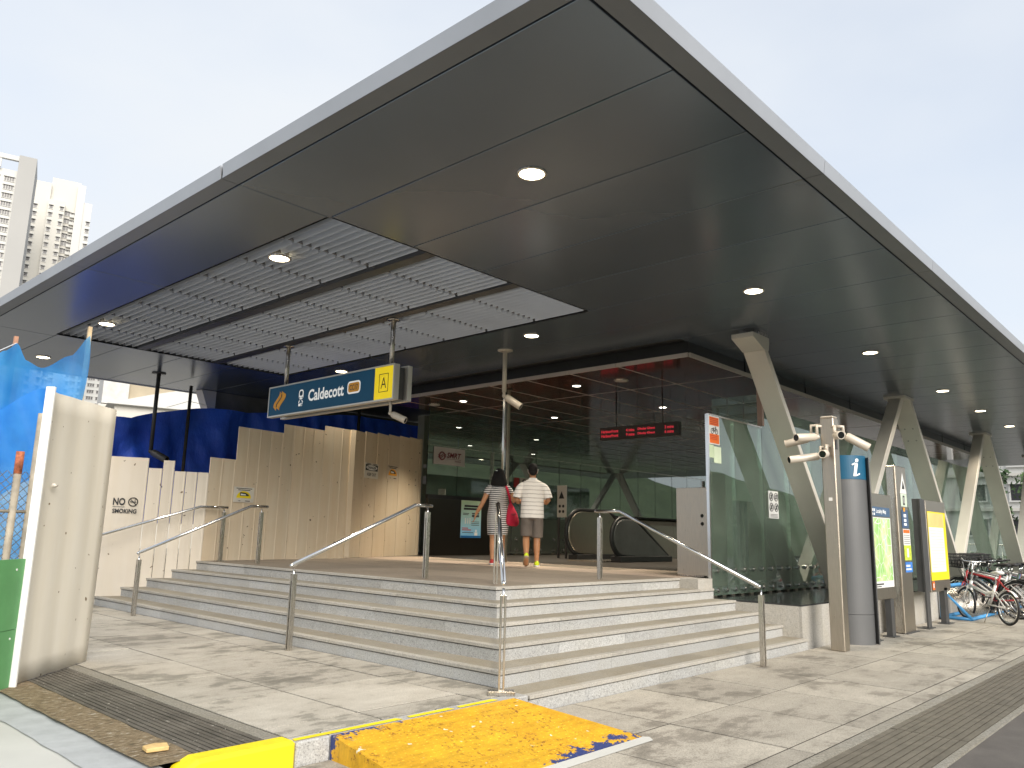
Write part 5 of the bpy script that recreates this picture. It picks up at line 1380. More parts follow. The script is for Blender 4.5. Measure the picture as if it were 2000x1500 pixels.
def face(parent, z, k=1.0):
    e = MB()
    for s in (-1, 1): e.ball((0.098 * k, s * 0.031, z + 0.008), 0.010, 0.014, 0.009, 10, 8)
    e.build('eyes', M['white'], parent, True, local=True)
    b = MB()
    for s in (-1, 1): b.ball((0.105 * k, s * 0.031, z + 0.008), 0.005, 0.006, 0.006, 8, 6); b.loft([(0.098 * k, s * 0.015, z + 0.035), (0.092 * k, s * 0.05, z + 0.034)], [0.004, 0.003], n=6)
    b.build('pupils_and_brows', M['black'], parent, True, local=True)

# ---- man in the striped polo shirt
man = empty('person', (5.40, 4.40, ZL), 'person in white striped polo shirt and grey shorts walking into the station', 'person', None, math.radians(44))
b = MB()
b.loft([(0, 0, 0.84), (0, 0, 0.95), (0, 0, 1.08), (0.0, 0, 1.24), (-0.005, 0, 1.33), (0, 0, 1.385), (0, 0, 1.43)], [(0.165, 0.115), (0.16, 0.11), (0.158, 0.112), (0.175, 0.115), (0.168, 0.09), (0.10, 0.065), (0.058, 0.058)], n=20)
b.loft([(0, 0, 1.40), (0.008, 0, 1.47), (0.012, 0, 1.53)], [0.060, 0.056, 0.056], n=14)
head(b, 1.585)
# right leg stands, left leg trails with the heel lifted
b.loft([(0, -0.085, 0.88), (0.015, -0.088, 0.66), (0.03, -0.088, 0.47), (0.015, -0.088, 0.34), (0.0, -0.088, 0.10), (0.0, -0.088, 0.06)], [(0.09, 0.095), (0.076, 0.082), (0.055, 0.058), (0.056, 0.062), (0.036, 0.040), (0.036, 0.045)], n=14)
b.loft([(-0.05, -0.088, 0.045), (0.05, -0.088, 0.045), (0.17, -0.095, 0.03)], [(0.035, 0.03), (0.042, 0.03), (0.036, 0.018)], n=10)
b.loft([(0, 0.085, 0.88), (0.02, 0.09, 0.66), (0.03, 0.092, 0.47), (-0.06, 0.094, 0.35), (-0.19, 0.095, 0.17), (-0.22, 0.095, 0.13)], [(0.09, 0.095), (0.076, 0.082), (0.056, 0.058), (0.056, 0.062), (0.036, 0.040), (0.036, 0.042)], n=14)
b.loft([(-0.26, 0.095, 0.155), (-0.20, 0.095, 0.10), (-0.12, 0.095, 0.02)], [(0.034, 0.03), (0.042, 0.03), (0.036, 0.018)], n=10)
for s in (-1, 1):
    b.loft([(0, s * 0.15, 1.30), (0, s * 0.195, 1.285), (-0.025, s * 0.24, 1.19), (-0.035, s * 0.265, 1.09), (0.06, s * 0.24, 1.055), (0.17, s * 0.17, 1.07), (0.20, s * 0.15, 1.08)], [0.048, 0.050, 0.047, 0.044, 0.042, 0.032, 0.028], ref=(0, 0, 1), n=12)
    hand(b, (0.20, s * 0.15, 1.08), (0.9, -s * 0.45, 0.25), (0, -s * 0.3, 1), (0, 0, 1), 0.6)
bo = finish_body(b, man)
face(man, 1.585)
sh = MB()
sh.loft([(0, 0, 0.79), (0, 0, 0.80), (0, 0, 0.92), (0, 0, 1.08), (0, 0, 1.24), (-0.005, 0, 1.345), (-0.002, 0, 1.395), (0.0, 0, 1.43)], [(0.198, 0.145), (0.203, 0.15), (0.195, 0.142), (0.190, 0.138), (0.203, 0.138), (0.208, 0.115), (0.155, 0.088), (0.075, 0.072)], n=26, cap=False)
smoothed(sh.build('polo_shirt', stripes('polo_stripes', (0.80, 0.77, 0.73), (0.25, 0.22, 0.20), 0.066, 0.12), man, True, local=True))
for s in (-1, 1):
    sl = MB(); sl.loft([(0, s * 0.14, 1.335), (0, s * 0.195, 1.305), (-0.018, s * 0.235, 1.235), (-0.035, s * 0.268, 1.115)], [0.058, 0.072, 0.074, 0.072], ref=(0, 0, 1), n=16, cap=False)
    smoothed(sl.build('sleeve', bpy.data.materials['polo_stripes'], man, True, local=True))
co = MB(); co.loft([(0.0, 0, 1.415), (0.0, 0, 1.455)], [(0.079, 0.076), (0.070, 0.07)], n=18, cap=False); co.build('collar', M['white'], man, True, local=True)
so = MB()
so.loft([(0, 0, 0.76), (0, 0, 0.96)], [(0.182, 0.135), (0.178, 0.13)], n=22)
so.loft([(0, -0.088, 0.80), (0.015, -0.092, 0.66), (0.028, -0.094, 0.47)], [(0.100, 0.125), (0.100, 0.112), (0.094, 0.10)], n=16)
so.loft([(0, 0.088, 0.80), (0.02, 0.092, 0.66), (0.024, 0.094, 0.49)], [(0.100, 0.125), (0.100, 0.112), (0.094, 0.10)], n=16)
sob = so.build('shorts', cloth('grey_shorts', (0.17, 0.145, 0.125)), man, True, local=True)
rr_ = sob.modifiers.new('remesh', 'REMESH'); rr_.mode = 'VOXEL'; rr_.voxel_size = 0.012; rr_.use_smooth_shade = True
hr = MB(); hr.ball((-0.010, 0, 1.605), 0.098, 0.084, 0.103, 20, 14); hr.ball((-0.045, 0, 1.555), 0.055, 0.070, 0.062, 16, 10)
hr.build('hair', pm('black_hair', (0.008, 0.007, 0.007), 0.62, 0, 0.3, 40, 0.8, 110, spec=0.3), man, True, local=True)
mk = MB(); mk.loft([(0.075, 0, 1.50), (0.098, 0, 1.53), (0.10, 0, 1.57)], [(0.045, 0.03), (0.060, 0.028), (0.058, 0.02)], n=14)
for s in (-1, 1): mk.tube([(0.07, s * 0.062, 1.57), (0.01, s * 0.084, 1.60), (-0.012, s * 0.084, 1.585), (0.01, s * 0.082, 1.55), (0.07, s * 0.06, 1.53)], 0.006, 5)
mk.build('face_mask', M['white'], man, True, local=True)
M['lime'] = pm('lime_shoe', (0.62, 0.78, 0.02), 0.55, 0, 0.1, 20)
def shoe(parent, heel, toe, mat, lift=0.0, sole=None):
    heel, toe = V(heel), V(toe); d = (toe - heel); L_ = d.length; d.normalize(); up_ = V((0, 1, 0)).cross(d) * -1
    if up_.z < 0: up_ = -up_
    pts = [heel + d * (L_ * q) + up_ * h for q, h in ((0, 0.045), (0.08, 0.048), (0.35, 0.045), (0.65, 0.034), (0.9, 0.028), (1.0, 0.022))]
    m_ = MB(); m_.loft(pts, [(0.025, 0.035), (0.040, 0.046), (0.043, 0.046), (0.049, 0.036), (0.040, 0.028), (0.018, 0.015)], n=14)
    a = smoothed(m_.build('shoe', mat, parent, True, local=True))
    s_ = MB(); s_.loft([heel + d * (L_ * q) + up_ * 0.009 for q in (-0.02, 0.05, 0.35, 0.7, 0.95, 1.03)], [(0.022, 0.010), (0.043, 0.013), (0.044, 0.012), (0.053, 0.012), (0.040, 0.012), (0.015, 0.008)], n=14)
    s_.build('sole', sole or M['white'], a, True, local=True)
    return a
shoe(man, (-0.085, -0.088, 0.0), (0.19, -0.097, 0.0), M['lime'])
shoe(man, (-0.30, 0.095, 0.165), (-0.10, 0.095, 0.005), M['lime'], sole=pm('tan_sole', (0.45, 0.35, 0.24), 0.7))

# ---- woman in the striped dress
wom = empty('person', (5.34, 5.13, ZL), 'person in black and white striped dress with red bag walking into the station', 'person', None, math.radians(44))
b = MB()
b.loft([(0, 0, 0.80), (0, 0, 0.92), (0, 0, 1.02), (0.0, 0, 1.16), (-0.005, 0, 1.28), (0, 0, 1.345), (0, 0, 1.385)], [(0.165, 0.12), (0.155, 0.11), (0.135, 0.095), (0.15, 0.11), (0.155, 0.09), (0.09, 0.06), (0.05, 0.05)], n=20)
b.loft([(0, 0, 1.34), (0.006, 0, 1.41), (0.01, 0, 1.47)], [0.050, 0.046, 0.047], n=14)
head(b, 1.525, 0.93)
b.loft([(0, 0.075, 0.84), (-0.03, 0.08, 0.62), (-0.05, 0.082, 0.43), (-0.085, 0.082, 0.31), (-0.12, 0.082, 0.10), (-0.13, 0.082, 0.06)], [(0.085, 0.095), (0.073, 0.08), (0.050, 0.054), (0.052, 0.058), (0.033, 0.037), (0.033, 0.042)], n=14)
b.loft([(-0.17, 0.082, 0.05), (-0.08, 0.084, 0.042), (0.03, 0.088, 0.028)], [(0.032, 0.03), (0.040, 0.028), (0.034, 0.018)], n=10)
b.loft([(0, -0.075, 0.84), (0.06, -0.078, 0.62), (0.12, -0.078, 0.43), (0.14, -0.078, 0.30), (0.17, -0.078, 0.10), (0.17, -0.078, 0.06)], [(0.085, 0.095), (0.073, 0.08), (0.050, 0.054), (0.052, 0.058), (0.033, 0.037), (0.033, 0.042)], n=14)
b.loft([(0.12, -0.078, 0.045), (0.22, -0.08, 0.042), (0.33, -0.086, 0.028)], [(0.032, 0.03), (0.040, 0.028), (0.034, 0.018)], n=10)
b.loft([(0, 0.14, 1.305), (0, 0.18, 1.275), (-0.03, 0.225, 1.15), (-0.06, 0.275, 1.03), (-0.05, 0.33, 0.93), (-0.03, 0.375, 0.855), (-0.025, 0.385, 0.835)], [0.050, 0.050, 0.045, 0.038, 0.036, 0.026, 0.023], ref=(1, 0, 0), n=12)
hand(b, (-0.025, 0.385, 0.835), (0.05, 0.22, -1), (1, 0, 0.1), (0, 0, 1), -0.45)
b.loft([(0, -0.14, 1.305), (0, -0.18, 1.275), (-0.04, -0.235, 1.17), (-0.05, -0.275, 1.07), (0.03, -0.265, 1.08), (0.12, -0.225, 1.15), (0.14, -0.215, 1.17)], [0.050, 0.050, 0.046, 0.042, 0.038, 0.027, 0.024], ref=(1, 0, 0), n=12)
hand(b, (0.14, -0.215, 1.17), (0.35, 0.3, 0.9), (0, 1, 0), (0, 0, 1), 0.9)
finish_body(b, wom)
face(wom, 1.525, 0.93)
dr = MB()
dr.loft([(0.0, 0, 0.50), (0.0, 0, 0.515), (0.0, 0, 0.66), (0, 0, 0.82), (0, 0, 0.93), (0, 0, 1.03), (0.0, 0, 1.16), (-0.005, 0, 1.27), (-0.002, 0, 1.325), (0, 0, 1.355)], [(0.172, 0.175), (0.177, 0.18), (0.190, 0.175), (0.193, 0.155), (0.178, 0.138), (0.157, 0.118), (0.168, 0.128), (0.172, 0.105), (0.125, 0.078), (0.075, 0.062)], n=30, cap=False)
smoothed(dr.build('dress', stripes('dress_stripes', (0.76, 0.74, 0.72), (0.012, 0.012, 0.016), 0.0345, 0.50, 0.003), wom, True, local=True))
for s, p3 in ((1, (-0.022, 0.215, 1.185)), (-1, (-0.03, -0.222, 1.195))):
    sl = MB(); sl.loft([(0, s * 0.12, 1.315), (0, s * 0.172, 1.29), p3], [0.056, 0.062, 0.061], ref=(1, 0, 0), n=16, cap=False)
    smoothed(sl.build('sleeve', bpy.data.materials['dress_stripes'], wom, True, local=True))
hr = MB()
hr.loft([(-0.005, 0, 1.640), (-0.008, 0, 1.632), (-0.012, 0, 1.60), (-0.016, 0, 1.54), (-0.026, 0, 1.46), (-0.034, 0, 1.39), (-0.034, 0, 1.345), (-0.03, 0, 1.330)], [(0.02, 0.02), (0.055, 0.058), (0.088, 0.094), (0.103, 0.100), (0.128, 0.088), (0.146, 0.078), (0.142, 0.070), (0.125, 0.055)], n=26)
smoothed(hr.build('hair', bpy.data.materials['black_hair'], wom, True, local=True))
cl = MB(); cl.obox((-0.098, 0.05, 1.595), (0.004, 0.002, 0), (0, 0.018, 0.003), (0, -0.002, 0.006)); cl.build('hair_clip', M['chrome'], wom, local=True)
shoe(wom, (-0.205, 0.082, 0.005), (0.04, 0.09, 0.0), pm('red_shoe', (0.42, 0.02, 0.02), 0.6))
shoe(wom, (0.085, -0.078, 0.0), (0.335, -0.086, 0.0), bpy.data.materials['red_shoe'])
bag = empty('shoulder_bag', (5.34, 5.13, ZL), 'bright red shoulder bag carried on the woman\'s right side', 'bag', None, math.radians(44))
bg_ = MB(); bg_.loft([(-0.055, -0.205, 1.04), (-0.06, -0.215, 0.98), (-0.065, -0.235, 0.88), (-0.07, -0.25, 0.76), (-0.07, -0.255, 0.68), (-0.07, -0.25, 0.645)], [(0.03, 0.018), (0.055, 0.03), (0.095, 0.05), (0.125, 0.062), (0.12, 0.06), (0.08, 0.04)], ref=(0.45, -1, 0), n=18)
smoothed(bg_.build('pouch', cloth('red_bag_cloth', (0.62, 0.015, 0.06)), bag, True, local=True))
st_ = MB(); st_.loft([(-0.055, -0.205, 1.05), (-0.075, -0.185, 1.16), (-0.085, -0.150, 1.27), (-0.045, -0.125, 1.335), (0.02, -0.125, 1.335), (0.08, -0.155, 1.27), (0.095, -0.19, 1.16), (0.02, -0.215, 1.02)], [(0.020, 0.006)] * 8, ref=(0, 1, 0), n=10)
st_.build('strap', bpy.data.materials['red_bag_cloth'], bag, True, local=True)
pr2 = MB()
for q, z in ((0, 0.85), (0.03, 0.84), (0.06, 0.855)): pr2.ring((-0.128, -0.24 - q * 0.9, z), (-1, -0.3, 0), 0.014, 0.003, 12, 4)
pr2.build('printed_mark', M['blackpaint'], bag, local=True)
# ================================================================== bicycle rack and bicycles
rk = empty('bicycle_rack', (11.0, -0.4, ZR), 'blue tubular bicycle rack with slanting silver bars', 'bicycle rack')
z = ZR + 0.03
def tub(pts, r=0.03, mat=None, nm='frame_tube'): MB().tube(pts, r, 10).build(nm, mat or M['blue_tube'], rk, True)
RX0, RX1, RY0, RY1 = 11.0, 15.2, -0.76, -0.30
tub([(RX0, RY0, z), (RX1, RY0, z)]); tub([(RX0, RY1, z), (RX1, RY1, z)]); tub([(RX0, RY1, 0.42), (RX1, RY1, 0.42)])
for x in (RX0, RX1): tub([(x, RY1, z), (x, RY1, 0.42), (x, RY0, z)]); tub([(x, RY1, z), (x, RY0, z)])
bar = MB().tube([(0, RY1, 0.41), (0, RY0, z + 0.02)], 0.009, 6).mesh('rack_bar', M['steel'], True)
for i in range(70): piece('rack_bar', bar, rk, (RX0 + 0.06 + (RX1 - RX0 - 0.12) * i / 69, 0, 0))

M['chain'] = pm('greasy_chainset', (0.06, 0.06, 0.06), 0.4, 0.7)
def bicycle(label, loc, rz, col, R_=0.33, wb=1.02, fold=False, basket=False, lean=0.0, tyre=None):
    e = empty('bicycle', loc, label, 'bicycle', 'bicycles parked at the rack', rz)
    e.rotation_euler = (lean, 0, rz)
    fm = pm('bicycle_frame_paint', col, 0.35, 0.1, 0.08)
    B_ = lambda m, nm, mat, par=e, sm=True: m.build(nm, mat, par, sm, local=True)
    for x in (0, wb):
        w_ = B_(MB().ring((x, 0, R_), (0, 1, 0), R_ - 0.016, 0.019, 36, 7), 'wheel', tyre or M['black'])
        B_(MB().ring((x, 0, R_), (0, 1, 0), R_ - 0.042, 0.011, 36, 5), 'rim', M['chrome'], w_)
        s_ = MB()
        for k in range(18):
            t_ = 2 * math.pi * k / 18; s_.tube([(x, 0.025 * (1 if k % 2 else -1), R_), (x + (R_ - 0.045) * math.cos(t_), 0, R_ + (R_ - 0.045) * math.sin(t_))], 0.0022, 3)
        s_.tube([(x, -0.05, R_), (x, 0.05, R_)], 0.018, 8)
        B_(s_, 'spokes', M['steel'], w_)
        g2 = MB(); a0, a1 = (0.5, 2.4) if x == 0 else (0.6, 2.2)
        rows = []
        for i in range(9):
            t_ = a0 + (a1 - a0) * i / 8; q = R_ + 0.022; rows.append((x + q * math.cos(t_), R_ + q * math.sin(t_)))
        g2.loft([(a, 0, b) for a, b in rows], [(0.028, 0.003)] * 9, ref=(0, 1, 0), n=8)
        B_(g2, 'mudguard', M['darkmetal'] if not fold else fm)
    bb = (wb * 0.42, 0, R_ * 0.86 if not fold else 0.29)
    st = (wb * 0.27, 0, 0.74 if not fold else 0.62); hh = (wb - 0.17, 0, 0.80 if not fold else 0.66); hl = (wb - 0.12, 0, R_ + 0.28)
    f = MB(); tr_ = 0.019 if not fold else 0.024
    f.tube([bb, st], tr_); f.tube([hh, hl], tr_ + 0.004)
    if fold: f.tube([(hl[0] - 0.03, 0, hl[2] + 0.03), (wb * 0.5, 0, 0.47), (st[0] + 0.05, 0, 0.50)], 0.03); f.tube([(wb * 0.5, 0, 0.47), bb], tr_)
    else: f.tube([(st[0] + 0.02, 0, st[2] - 0.08), (hh[0], 0, hh[2] - 0.03)], tr_); f.tube([bb, (hl[0] - 0.01, 0, hl[2] + 0.03)], tr_ + 0.004)
    for s in (-1, 1):
        f.tube([(0, 0.055 * s, R_), (bb[0] - 0.03, 0.03 * s, bb[2])], 0.011, 7); f.tube([(0, 0.055 * s, R_), (st[0] + 0.02, 0.02 * s, st[2] - 0.10)], 0.010, 7)
    B_(f, 'frame', fm)
    k = MB()
    for s in (-1, 1): k.tube([(hl[0] + 0.01, 0.04 * s, hl[2] - 0.02), (wb - 0.03, 0.05 * s, R_ + 0.12), (wb, 0.052 * s, R_)], 0.012, 7)
    k.tube([(hl[0] + 0.01, -0.05, hl[2] - 0.02), (hl[0] + 0.01, 0.05, hl[2] - 0.02)], 0.014, 7); B_(k, 'fork', fm)
    hb = MB(); hz = hh[2] + (0.17 if not fold else 0.33)
    hb.tube([hh, (hh[0] - 0.05, 0, hz)], 0.014); hb.tube([(hh[0] - 0.16, -0.30, hz + 0.02), (hh[0] - 0.06, -0.18, hz + 0.01), (hh[0] - 0.04, 0, hz), (hh[0] - 0.06, 0.18, hz + 0.01), (hh[0] - 0.16, 0.30, hz + 0.02)], 0.012)
    hbo = B_(hb, 'handlebar', M['chrome'])
    gr = MB()
    for s in (-1, 1): gr.tube([(hh[0] - 0.09, 0.22 * s, hz + 0.013), (hh[0] - 0.17, 0.31 * s, hz + 0.02)], 0.018, 8); gr.tube([(hh[0] - 0.05, 0.16 * s, hz), (hh[0] - 0.10, 0.26 * s, hz - 0.02)], 0.006, 5)
    B_(gr, 'grips', M['black'], hbo)
    cb = MB(); cb.tube([(hh[0] - 0.06, 0.15, hz), (hh[0] + 0.10, 0.10, hz + 0.06), (hh[0] + 0.14, 0.03, hz - 0.16), (hl[0], 0.02, hl[2])], 0.004, 5); cb.tube([(hh[0] - 0.06, -0.15, hz), (hh[0] + 0.13, -0.08, hz + 0.03), (hh[0] + 0.10, 0, hz - 0.22)], 0.004, 5)
    B_(cb, 'cables', M['black'] if not fold else M['white'])
    sz = 0.90 if not fold else 0.80
    sd = MB(); sd.tube([st, (st[0] - 0.03, 0, sz)], 0.013); B_(sd, 'seat_post', M['chrome'])
    sa = MB(); sa.loft([(st[0] - 0.18, 0, sz + 0.03), (st[0] - 0.13, 0, sz + 0.04), (st[0] - 0.03, 0, sz + 0.03), (st[0] + 0.07, 0, sz + 0.025), (st[0] + 0.11, 0, sz + 0.015)], [(0.045, 0.02), (0.075, 0.032), (0.055, 0.028), (0.022, 0.02), (0.012, 0.01)], ref=(0, 1, 0), n=12)
    B_(sa, 'saddle', M['black'] if not fold else M['white'])
    ch = MB(); ch.disc((bb[0], -0.045, bb[2]), (0, 1, 0), 0.085, 0.006, 22); ch.tube([bb, (bb[0], -0.09, bb[2])], 0.012)
    ch.tube([(bb[0], -0.07, bb[2]), (bb[0] + 0.11, -0.075, bb[2] - 0.13)], 0.010); ch.tube([(bb[0], 0.07, bb[2]), (bb[0] - 0.11, 0.075, bb[2] + 0.13)], 0.010)
    ch.obox((bb[0] + 0.11, -0.12, bb[2] - 0.13), (0.045, 0, 0), (0, 0.045, 0), (0, 0, 0.012)); ch.obox((bb[0] - 0.11, 0.12, bb[2] + 0.13), (0.045, 0, 0), (0, 0.045, 0), (0, 0, 0.012))
    ch.tube([(bb[0], -0.045, bb[2] + 0.08), (0, -0.045, R_ + 0.035)], 0.005, 4); ch.tube([(bb[0], -0.045, bb[2] - 0.08), (0, -0.045, R_ - 0.035)], 0.005, 4)
    B_(ch, 'chainset', M['chain'])
    kt = MB(); kt.tube([(bb[0] - 0.06, 0.04, bb[2] - 0.03), (bb[0] - 0.14, 0.20, 0.0)], 0.009, 6); B_(kt, 'kickstand', M['steel'])
    if basket:
        bk_ = MB(); bx, bz = wb - 0.02, hh[2] + 0.06; ww, hh_, dd = 0.17, 0.24, 0.13
        for lv in range(5):
            q = 0.86 + 0.14 * lv / 4; zz = bz + hh_ * lv / 4
            bk_.tube([(bx - dd * q, -ww * q, zz), (bx + dd * q, -ww * q, zz), (bx + dd * q, ww * q, zz), (bx - dd * q, ww * q, zz)], 0.006, 5, True)
        for i in range(7):
            y = -1 + 2 * i / 6
            for sx in (-1, 1): bk_.tube([(bx + sx * dd * 0.86, y * ww * 0.86, bz), (bx + sx * dd, y * ww, bz + hh_)], 0.004, 4)
        for i in range(5):
            x = -1 + 2 * i / 4
            for sy in (-1, 1): bk_.tube([(bx + x * dd * 0.86, sy * ww * 0.86, bz), (bx + x * dd, sy * ww, bz + hh_)], 0.004, 4)
        bk_.obox((bx, 0, bz), (dd * 0.86, 0, 0), (0, ww * 0.86, 0), (0, 0, 0.004)); B_(bk_, 'basket', M['black'])
    return e
bicycle('white folding bicycle parked in front of the rack', (10.74, -1.36, ZR), math.radians(46), (0.80, 0.79, 0.76), 0.27, 1.10, fold=True, lean=0.05)
bicycle('red framed bicycle behind the white folding bicycle', (12.15, -1.25, ZR), math.radians(76), (0.42, 0.03, 0.035), 0.33, 1.03, basket=True, lean=0.08)
bicycle('black bicycle with front basket, next behind the red one', (12.7, -1.28, ZR), math.radians(79), (0.03, 0.03, 0.035), 0.33, 1.03, basket=True, lean=0.07)
bicycle('silver framed bicycle with front basket in the rack', (13.25, -1.22, ZR), math.radians(80), (0.45, 0.45, 0.45), 0.33, 1.03, basket=True, lean=0.10)
bicycle('dark blue bicycle with front basket in the rack', (13.75, -1.30, ZR), math.radians(82), (0.03, 0.05, 0.16), 0.33, 1.03, basket=True, lean=0.06)
bicycle('grey bicycle farther along the rack', (14.4, -1.2, ZR), math.radians(84), (0.16, 0.16, 0.17), 0.33, 1.03, basket=True, lean=0.09)
bicycle('second black bicycle with basket, beside the silver framed one', (12.98, -1.18, ZR), math.radians(83), (0.02, 0.02, 0.02), 0.33, 1.03, basket=True, lean=-0.04)
bicycle('dark green bicycle with basket wedged beside the dark blue one', (13.52, -1.32, ZR), math.radians(77), (0.02, 0.06, 0.04), 0.33, 1.03, basket=True, lean=0.02)
bicycle('brown bicycle with basket beside the grey one', (14.1, -1.26, ZR), math.radians(80), (0.10, 0.05, 0.03), 0.33, 1.03, basket=True, lean=0.04)
bicycle('white bicycle with dark saddle standing between the red and black ones', (12.45, -1.34, ZR), math.radians(82), (0.62, 0.62, 0.60), 0.33, 1.03, basket=False, lean=0.02)
bicycle('farthest bicycle in the rack, with white frame', (15.0, -1.25, ZR), math.radians(86), (0.6, 0.6, 0.6), 0.33, 1.03, basket=False, lean=0.05)
# ================================================================== far buildings, trees and street beyond
M['tw_c'] = pm('cream_tower_paint', (0.56, 0.545, 0.50), 0.8, 0, 0.04, 0.05)
M['tw_w'] = pm('white_tower_paint', (0.57, 0.57, 0.55), 0.8, 0, 0.04, 0.05)
M['tw_g'] = pm('grey_tower_paint', (0.36, 0.36, 0.35), 0.8, 0, 0.05, 0.05)
M['win'] = pm('dark_window', (0.035, 0.035, 0.04), 0.3, 0, 0.4, 0.3)
DR, DA = V((0.959, -0.284, 0)), V((0.284, 0.959, 0)); RZW = math.atan2(-0.284, 0.959)
def tbox(m, o, w0, w1, a0, a1, z0, z1, r=DR, a=DA):
    q = [o + r * x + a * y for x, y in ((w0, a0), (w1, a0), (w1, a1), (w0, a1))]
    m.add([(p_.x, p_.y, z0) for p_ in q] + [(p_.x, p_.y, z1) for p_ in q], [(0, 3, 2, 1), (4, 5, 6, 7), (0, 1, 5, 4), (1, 2, 6, 5), (2, 3, 7, 6), (3, 0, 4, 7)])
    return m
def window_mesh(w, h, panes, hood=0.35, rail=False, frame=None):
    """glass set behind mullions, with a hood above and a sill"""
    m = MB(); me = bpy.data.meshes.new('window')
    m.box(-w / 2, w / 2, -0.02, 0.0, -h / 2, h / 2); ng = len(m.f)
    for i in range(panes + 1):
        x = -w / 2 + w * i / panes; m.box(x - 0.07, x + 0.07, -0.10, -0.02, -h / 2, h / 2)
    m.box(-w / 2 - 0.15, w / 2 + 0.15, -hood, 0.0, h / 2, h / 2 + 0.14).box(-w / 2 - 0.1, w / 2 + 0.1, -0.22, 0.0, -h / 2 - 0.14, -h / 2)
    if rail: m.box(-w / 2, w / 2, -0.9, -0.82, -h / 2, -h / 2 + 0.85).box(-w / 2, w / 2, -0.9, 0, -h / 2 - 0.15, -h / 2)
    me.from_pydata(m.v, [], m.f); me.materials.append(M['win']); me.materials.append(frame or M['tw_w'])
    for i, p_ in enumerate(me.polygons): p_.material_index = 0 if i < ng else 1
    return me
# tower with the grey end wall
oA = V((57.5, 258.4, 0))
tA = empty('apartment_tower', tuple(oA), 'white apartment tower with grey end wall at the left edge of the sky', 'tower')
tbox(MB(), oA, -34, -1.2, 1.0, 16, -0.17, 106.2).build('wall', M['tw_w'], tA)
tbox(MB(), oA, -1.2, 3.4, -1.6, 15, -0.17, 110.5).build('end_wall', M['tw_g'], tA)
fr_ = MB(); tbox(fr_, oA, -34, -1.2, -0.6, 0.6, 109.0, 110.4)
for x in (-33, -22, -14, -6.4): tbox(fr_, oA, x, x + 0.8, -0.4, 0.4, 106.2, 109.0)
fr_.build('roof_frame', M['tw_w'], tA)
wm = window_mesh(2.6, 1.35, 4, 0.5)
for r_ in range(24):
    for x in (-3.1, -6.9, -10.7):
        piece('window', wm, tA, oA + DR * x + DA * 0.99 + V((0, 0, 103.2 - 2.68 * r_)), RZW)
# stepped cream tower
oB = V((77.0, 286.3, 0))
tB = empty('apartment_tower', tuple(oB), 'stepped cream apartment tower right of the grey end wall', 'tower')
tbox(MB(), oB, -8.5, -3.6, 2, 14, -0.17, 117.5).build('wall', M['tw_c'], tB)
tbox(MB(), oB, -3.6, 5.2, 4, 16, -0.17, 120.5).build('core_wall', M['tw_c'], tB)
tbox(MB(), oB, -3.9, 1.2, 0, 3.99, -0.17, 111.0).build('front_wall', M['tw_c'], tB)
tbox(MB(), oB, 5.2, 9.4, 2.5, 15, -0.17, 113.0).build('side_wall', M['tw_w'], tB)
tbox(MB(), oB, 4.4, 6.8, 1.8, 5, -0.17, 119.0).build('stair_wall', M['tw_w'], tB)
w1, w2, w3 = window_mesh(1.1, 1.2, 1, 0.7), window_mesh(1.9, 1.5, 2, 0.6), window_mesh(2.0, 1.7, 2, 0.5, True)
for r_ in range(26):
    zz = 108.2 - 2.75 * r_
    piece('window', w1, tB, oB + DR * -2.9 + DA * -0.01 + V((0, 0, zz)), RZW); piece('window', w1, tB, oB + DR * 0.3 + DA * -0.01 + V((0, 0, zz)), RZW)
    piece('window', w1, tB, oB + DR * -7.6 + DA * 1.99 + V((0, 0, zz)), RZW)
    piece('window', w2, tB, oB + DR * 2.3 + DA * 3.99 + V((0, 0, zz)), RZW)
    piece('balcony', w3, tB, oB + DR * 4.0 + DA * 3.99 + V((0, 0, zz - 0.3)), RZW)
    piece('window', w1, tB, oB + DR * 8.7 + DA * 2.49 + V((0, 0, zz - 2.75)), RZW)
# far block and low buildings in the gap beneath the canopy
oC = V((117.0, 343.0, 0))
tC = empty('apartment_block', tuple(oC), 'far white apartment block seen under the canopy behind the blue netting', 'building')
tbox(MB(), oC, -14, 2.2, 0, 12, -0.17, 74).build('wall', M['tw_w'], tC)
w4 = window_mesh(2.6, 1.3, 3, 0.4)
for r_ in range(14):
    for x in (-11, -7.4, -3.8, -0.3): piece('window', w4, tC, oC + DR * x + DA * -0.01 + V((0, 0, 66 - 2.75 * r_)), RZW)
lb = empty('low_building', (16, 50, 0), 'low tan building with louvred wall beyond the blue tarpaulin', 'building')
oD = V((16.2, 51.8, 0))
tbox(MB(), oD, 0.2, 3.6, 0, 6, -0.17, 10.9).build('wall', pm('tan_wall', (0.42, 0.36, 0.26), 0.8, 0, 0.15, 0.6), lb)
tbox(MB(), oD, -1.0, 0.6, -0.4, 5, 9.2, 11.6).build('plant_box', pm('pale_grey_box', (0.55, 0.54, 0.52), 0.7), lb)
tbox(MB(), oD, -1.2, 4.0, -0.6, 0.1, 8.6, 9.1).build('ledge', M['tw_c'], lb)
lv = MB()
for i in range(6): tbox(lv, oD, 3.9, 4.6, -0.5, 0.3, 9.0 + 0.32 * i, 9.12 + 0.32 * i)
lv.build('louvres', M['tw_w'], lb)
rb = empty('roofed_building', (15.5, 41.5, 0), 'cream building with sloping pale roof above the tarpaulin', 'building')
oE = V((14.2, 42.2, 0))
tbox(MB(), oE, -1.6, 3.6, 0, 5, -0.17, 7.9).build('wall', M['tw_c'], rb)
MB().prism([(-2.0, 7.9), (3.9, 7.9), (3.9, 9.6), (0.2, 8.6)], oE - DA * 0.4, DR, V((0, 0, 1)), DA * 6).build('roof', M['tw_w'], rb)

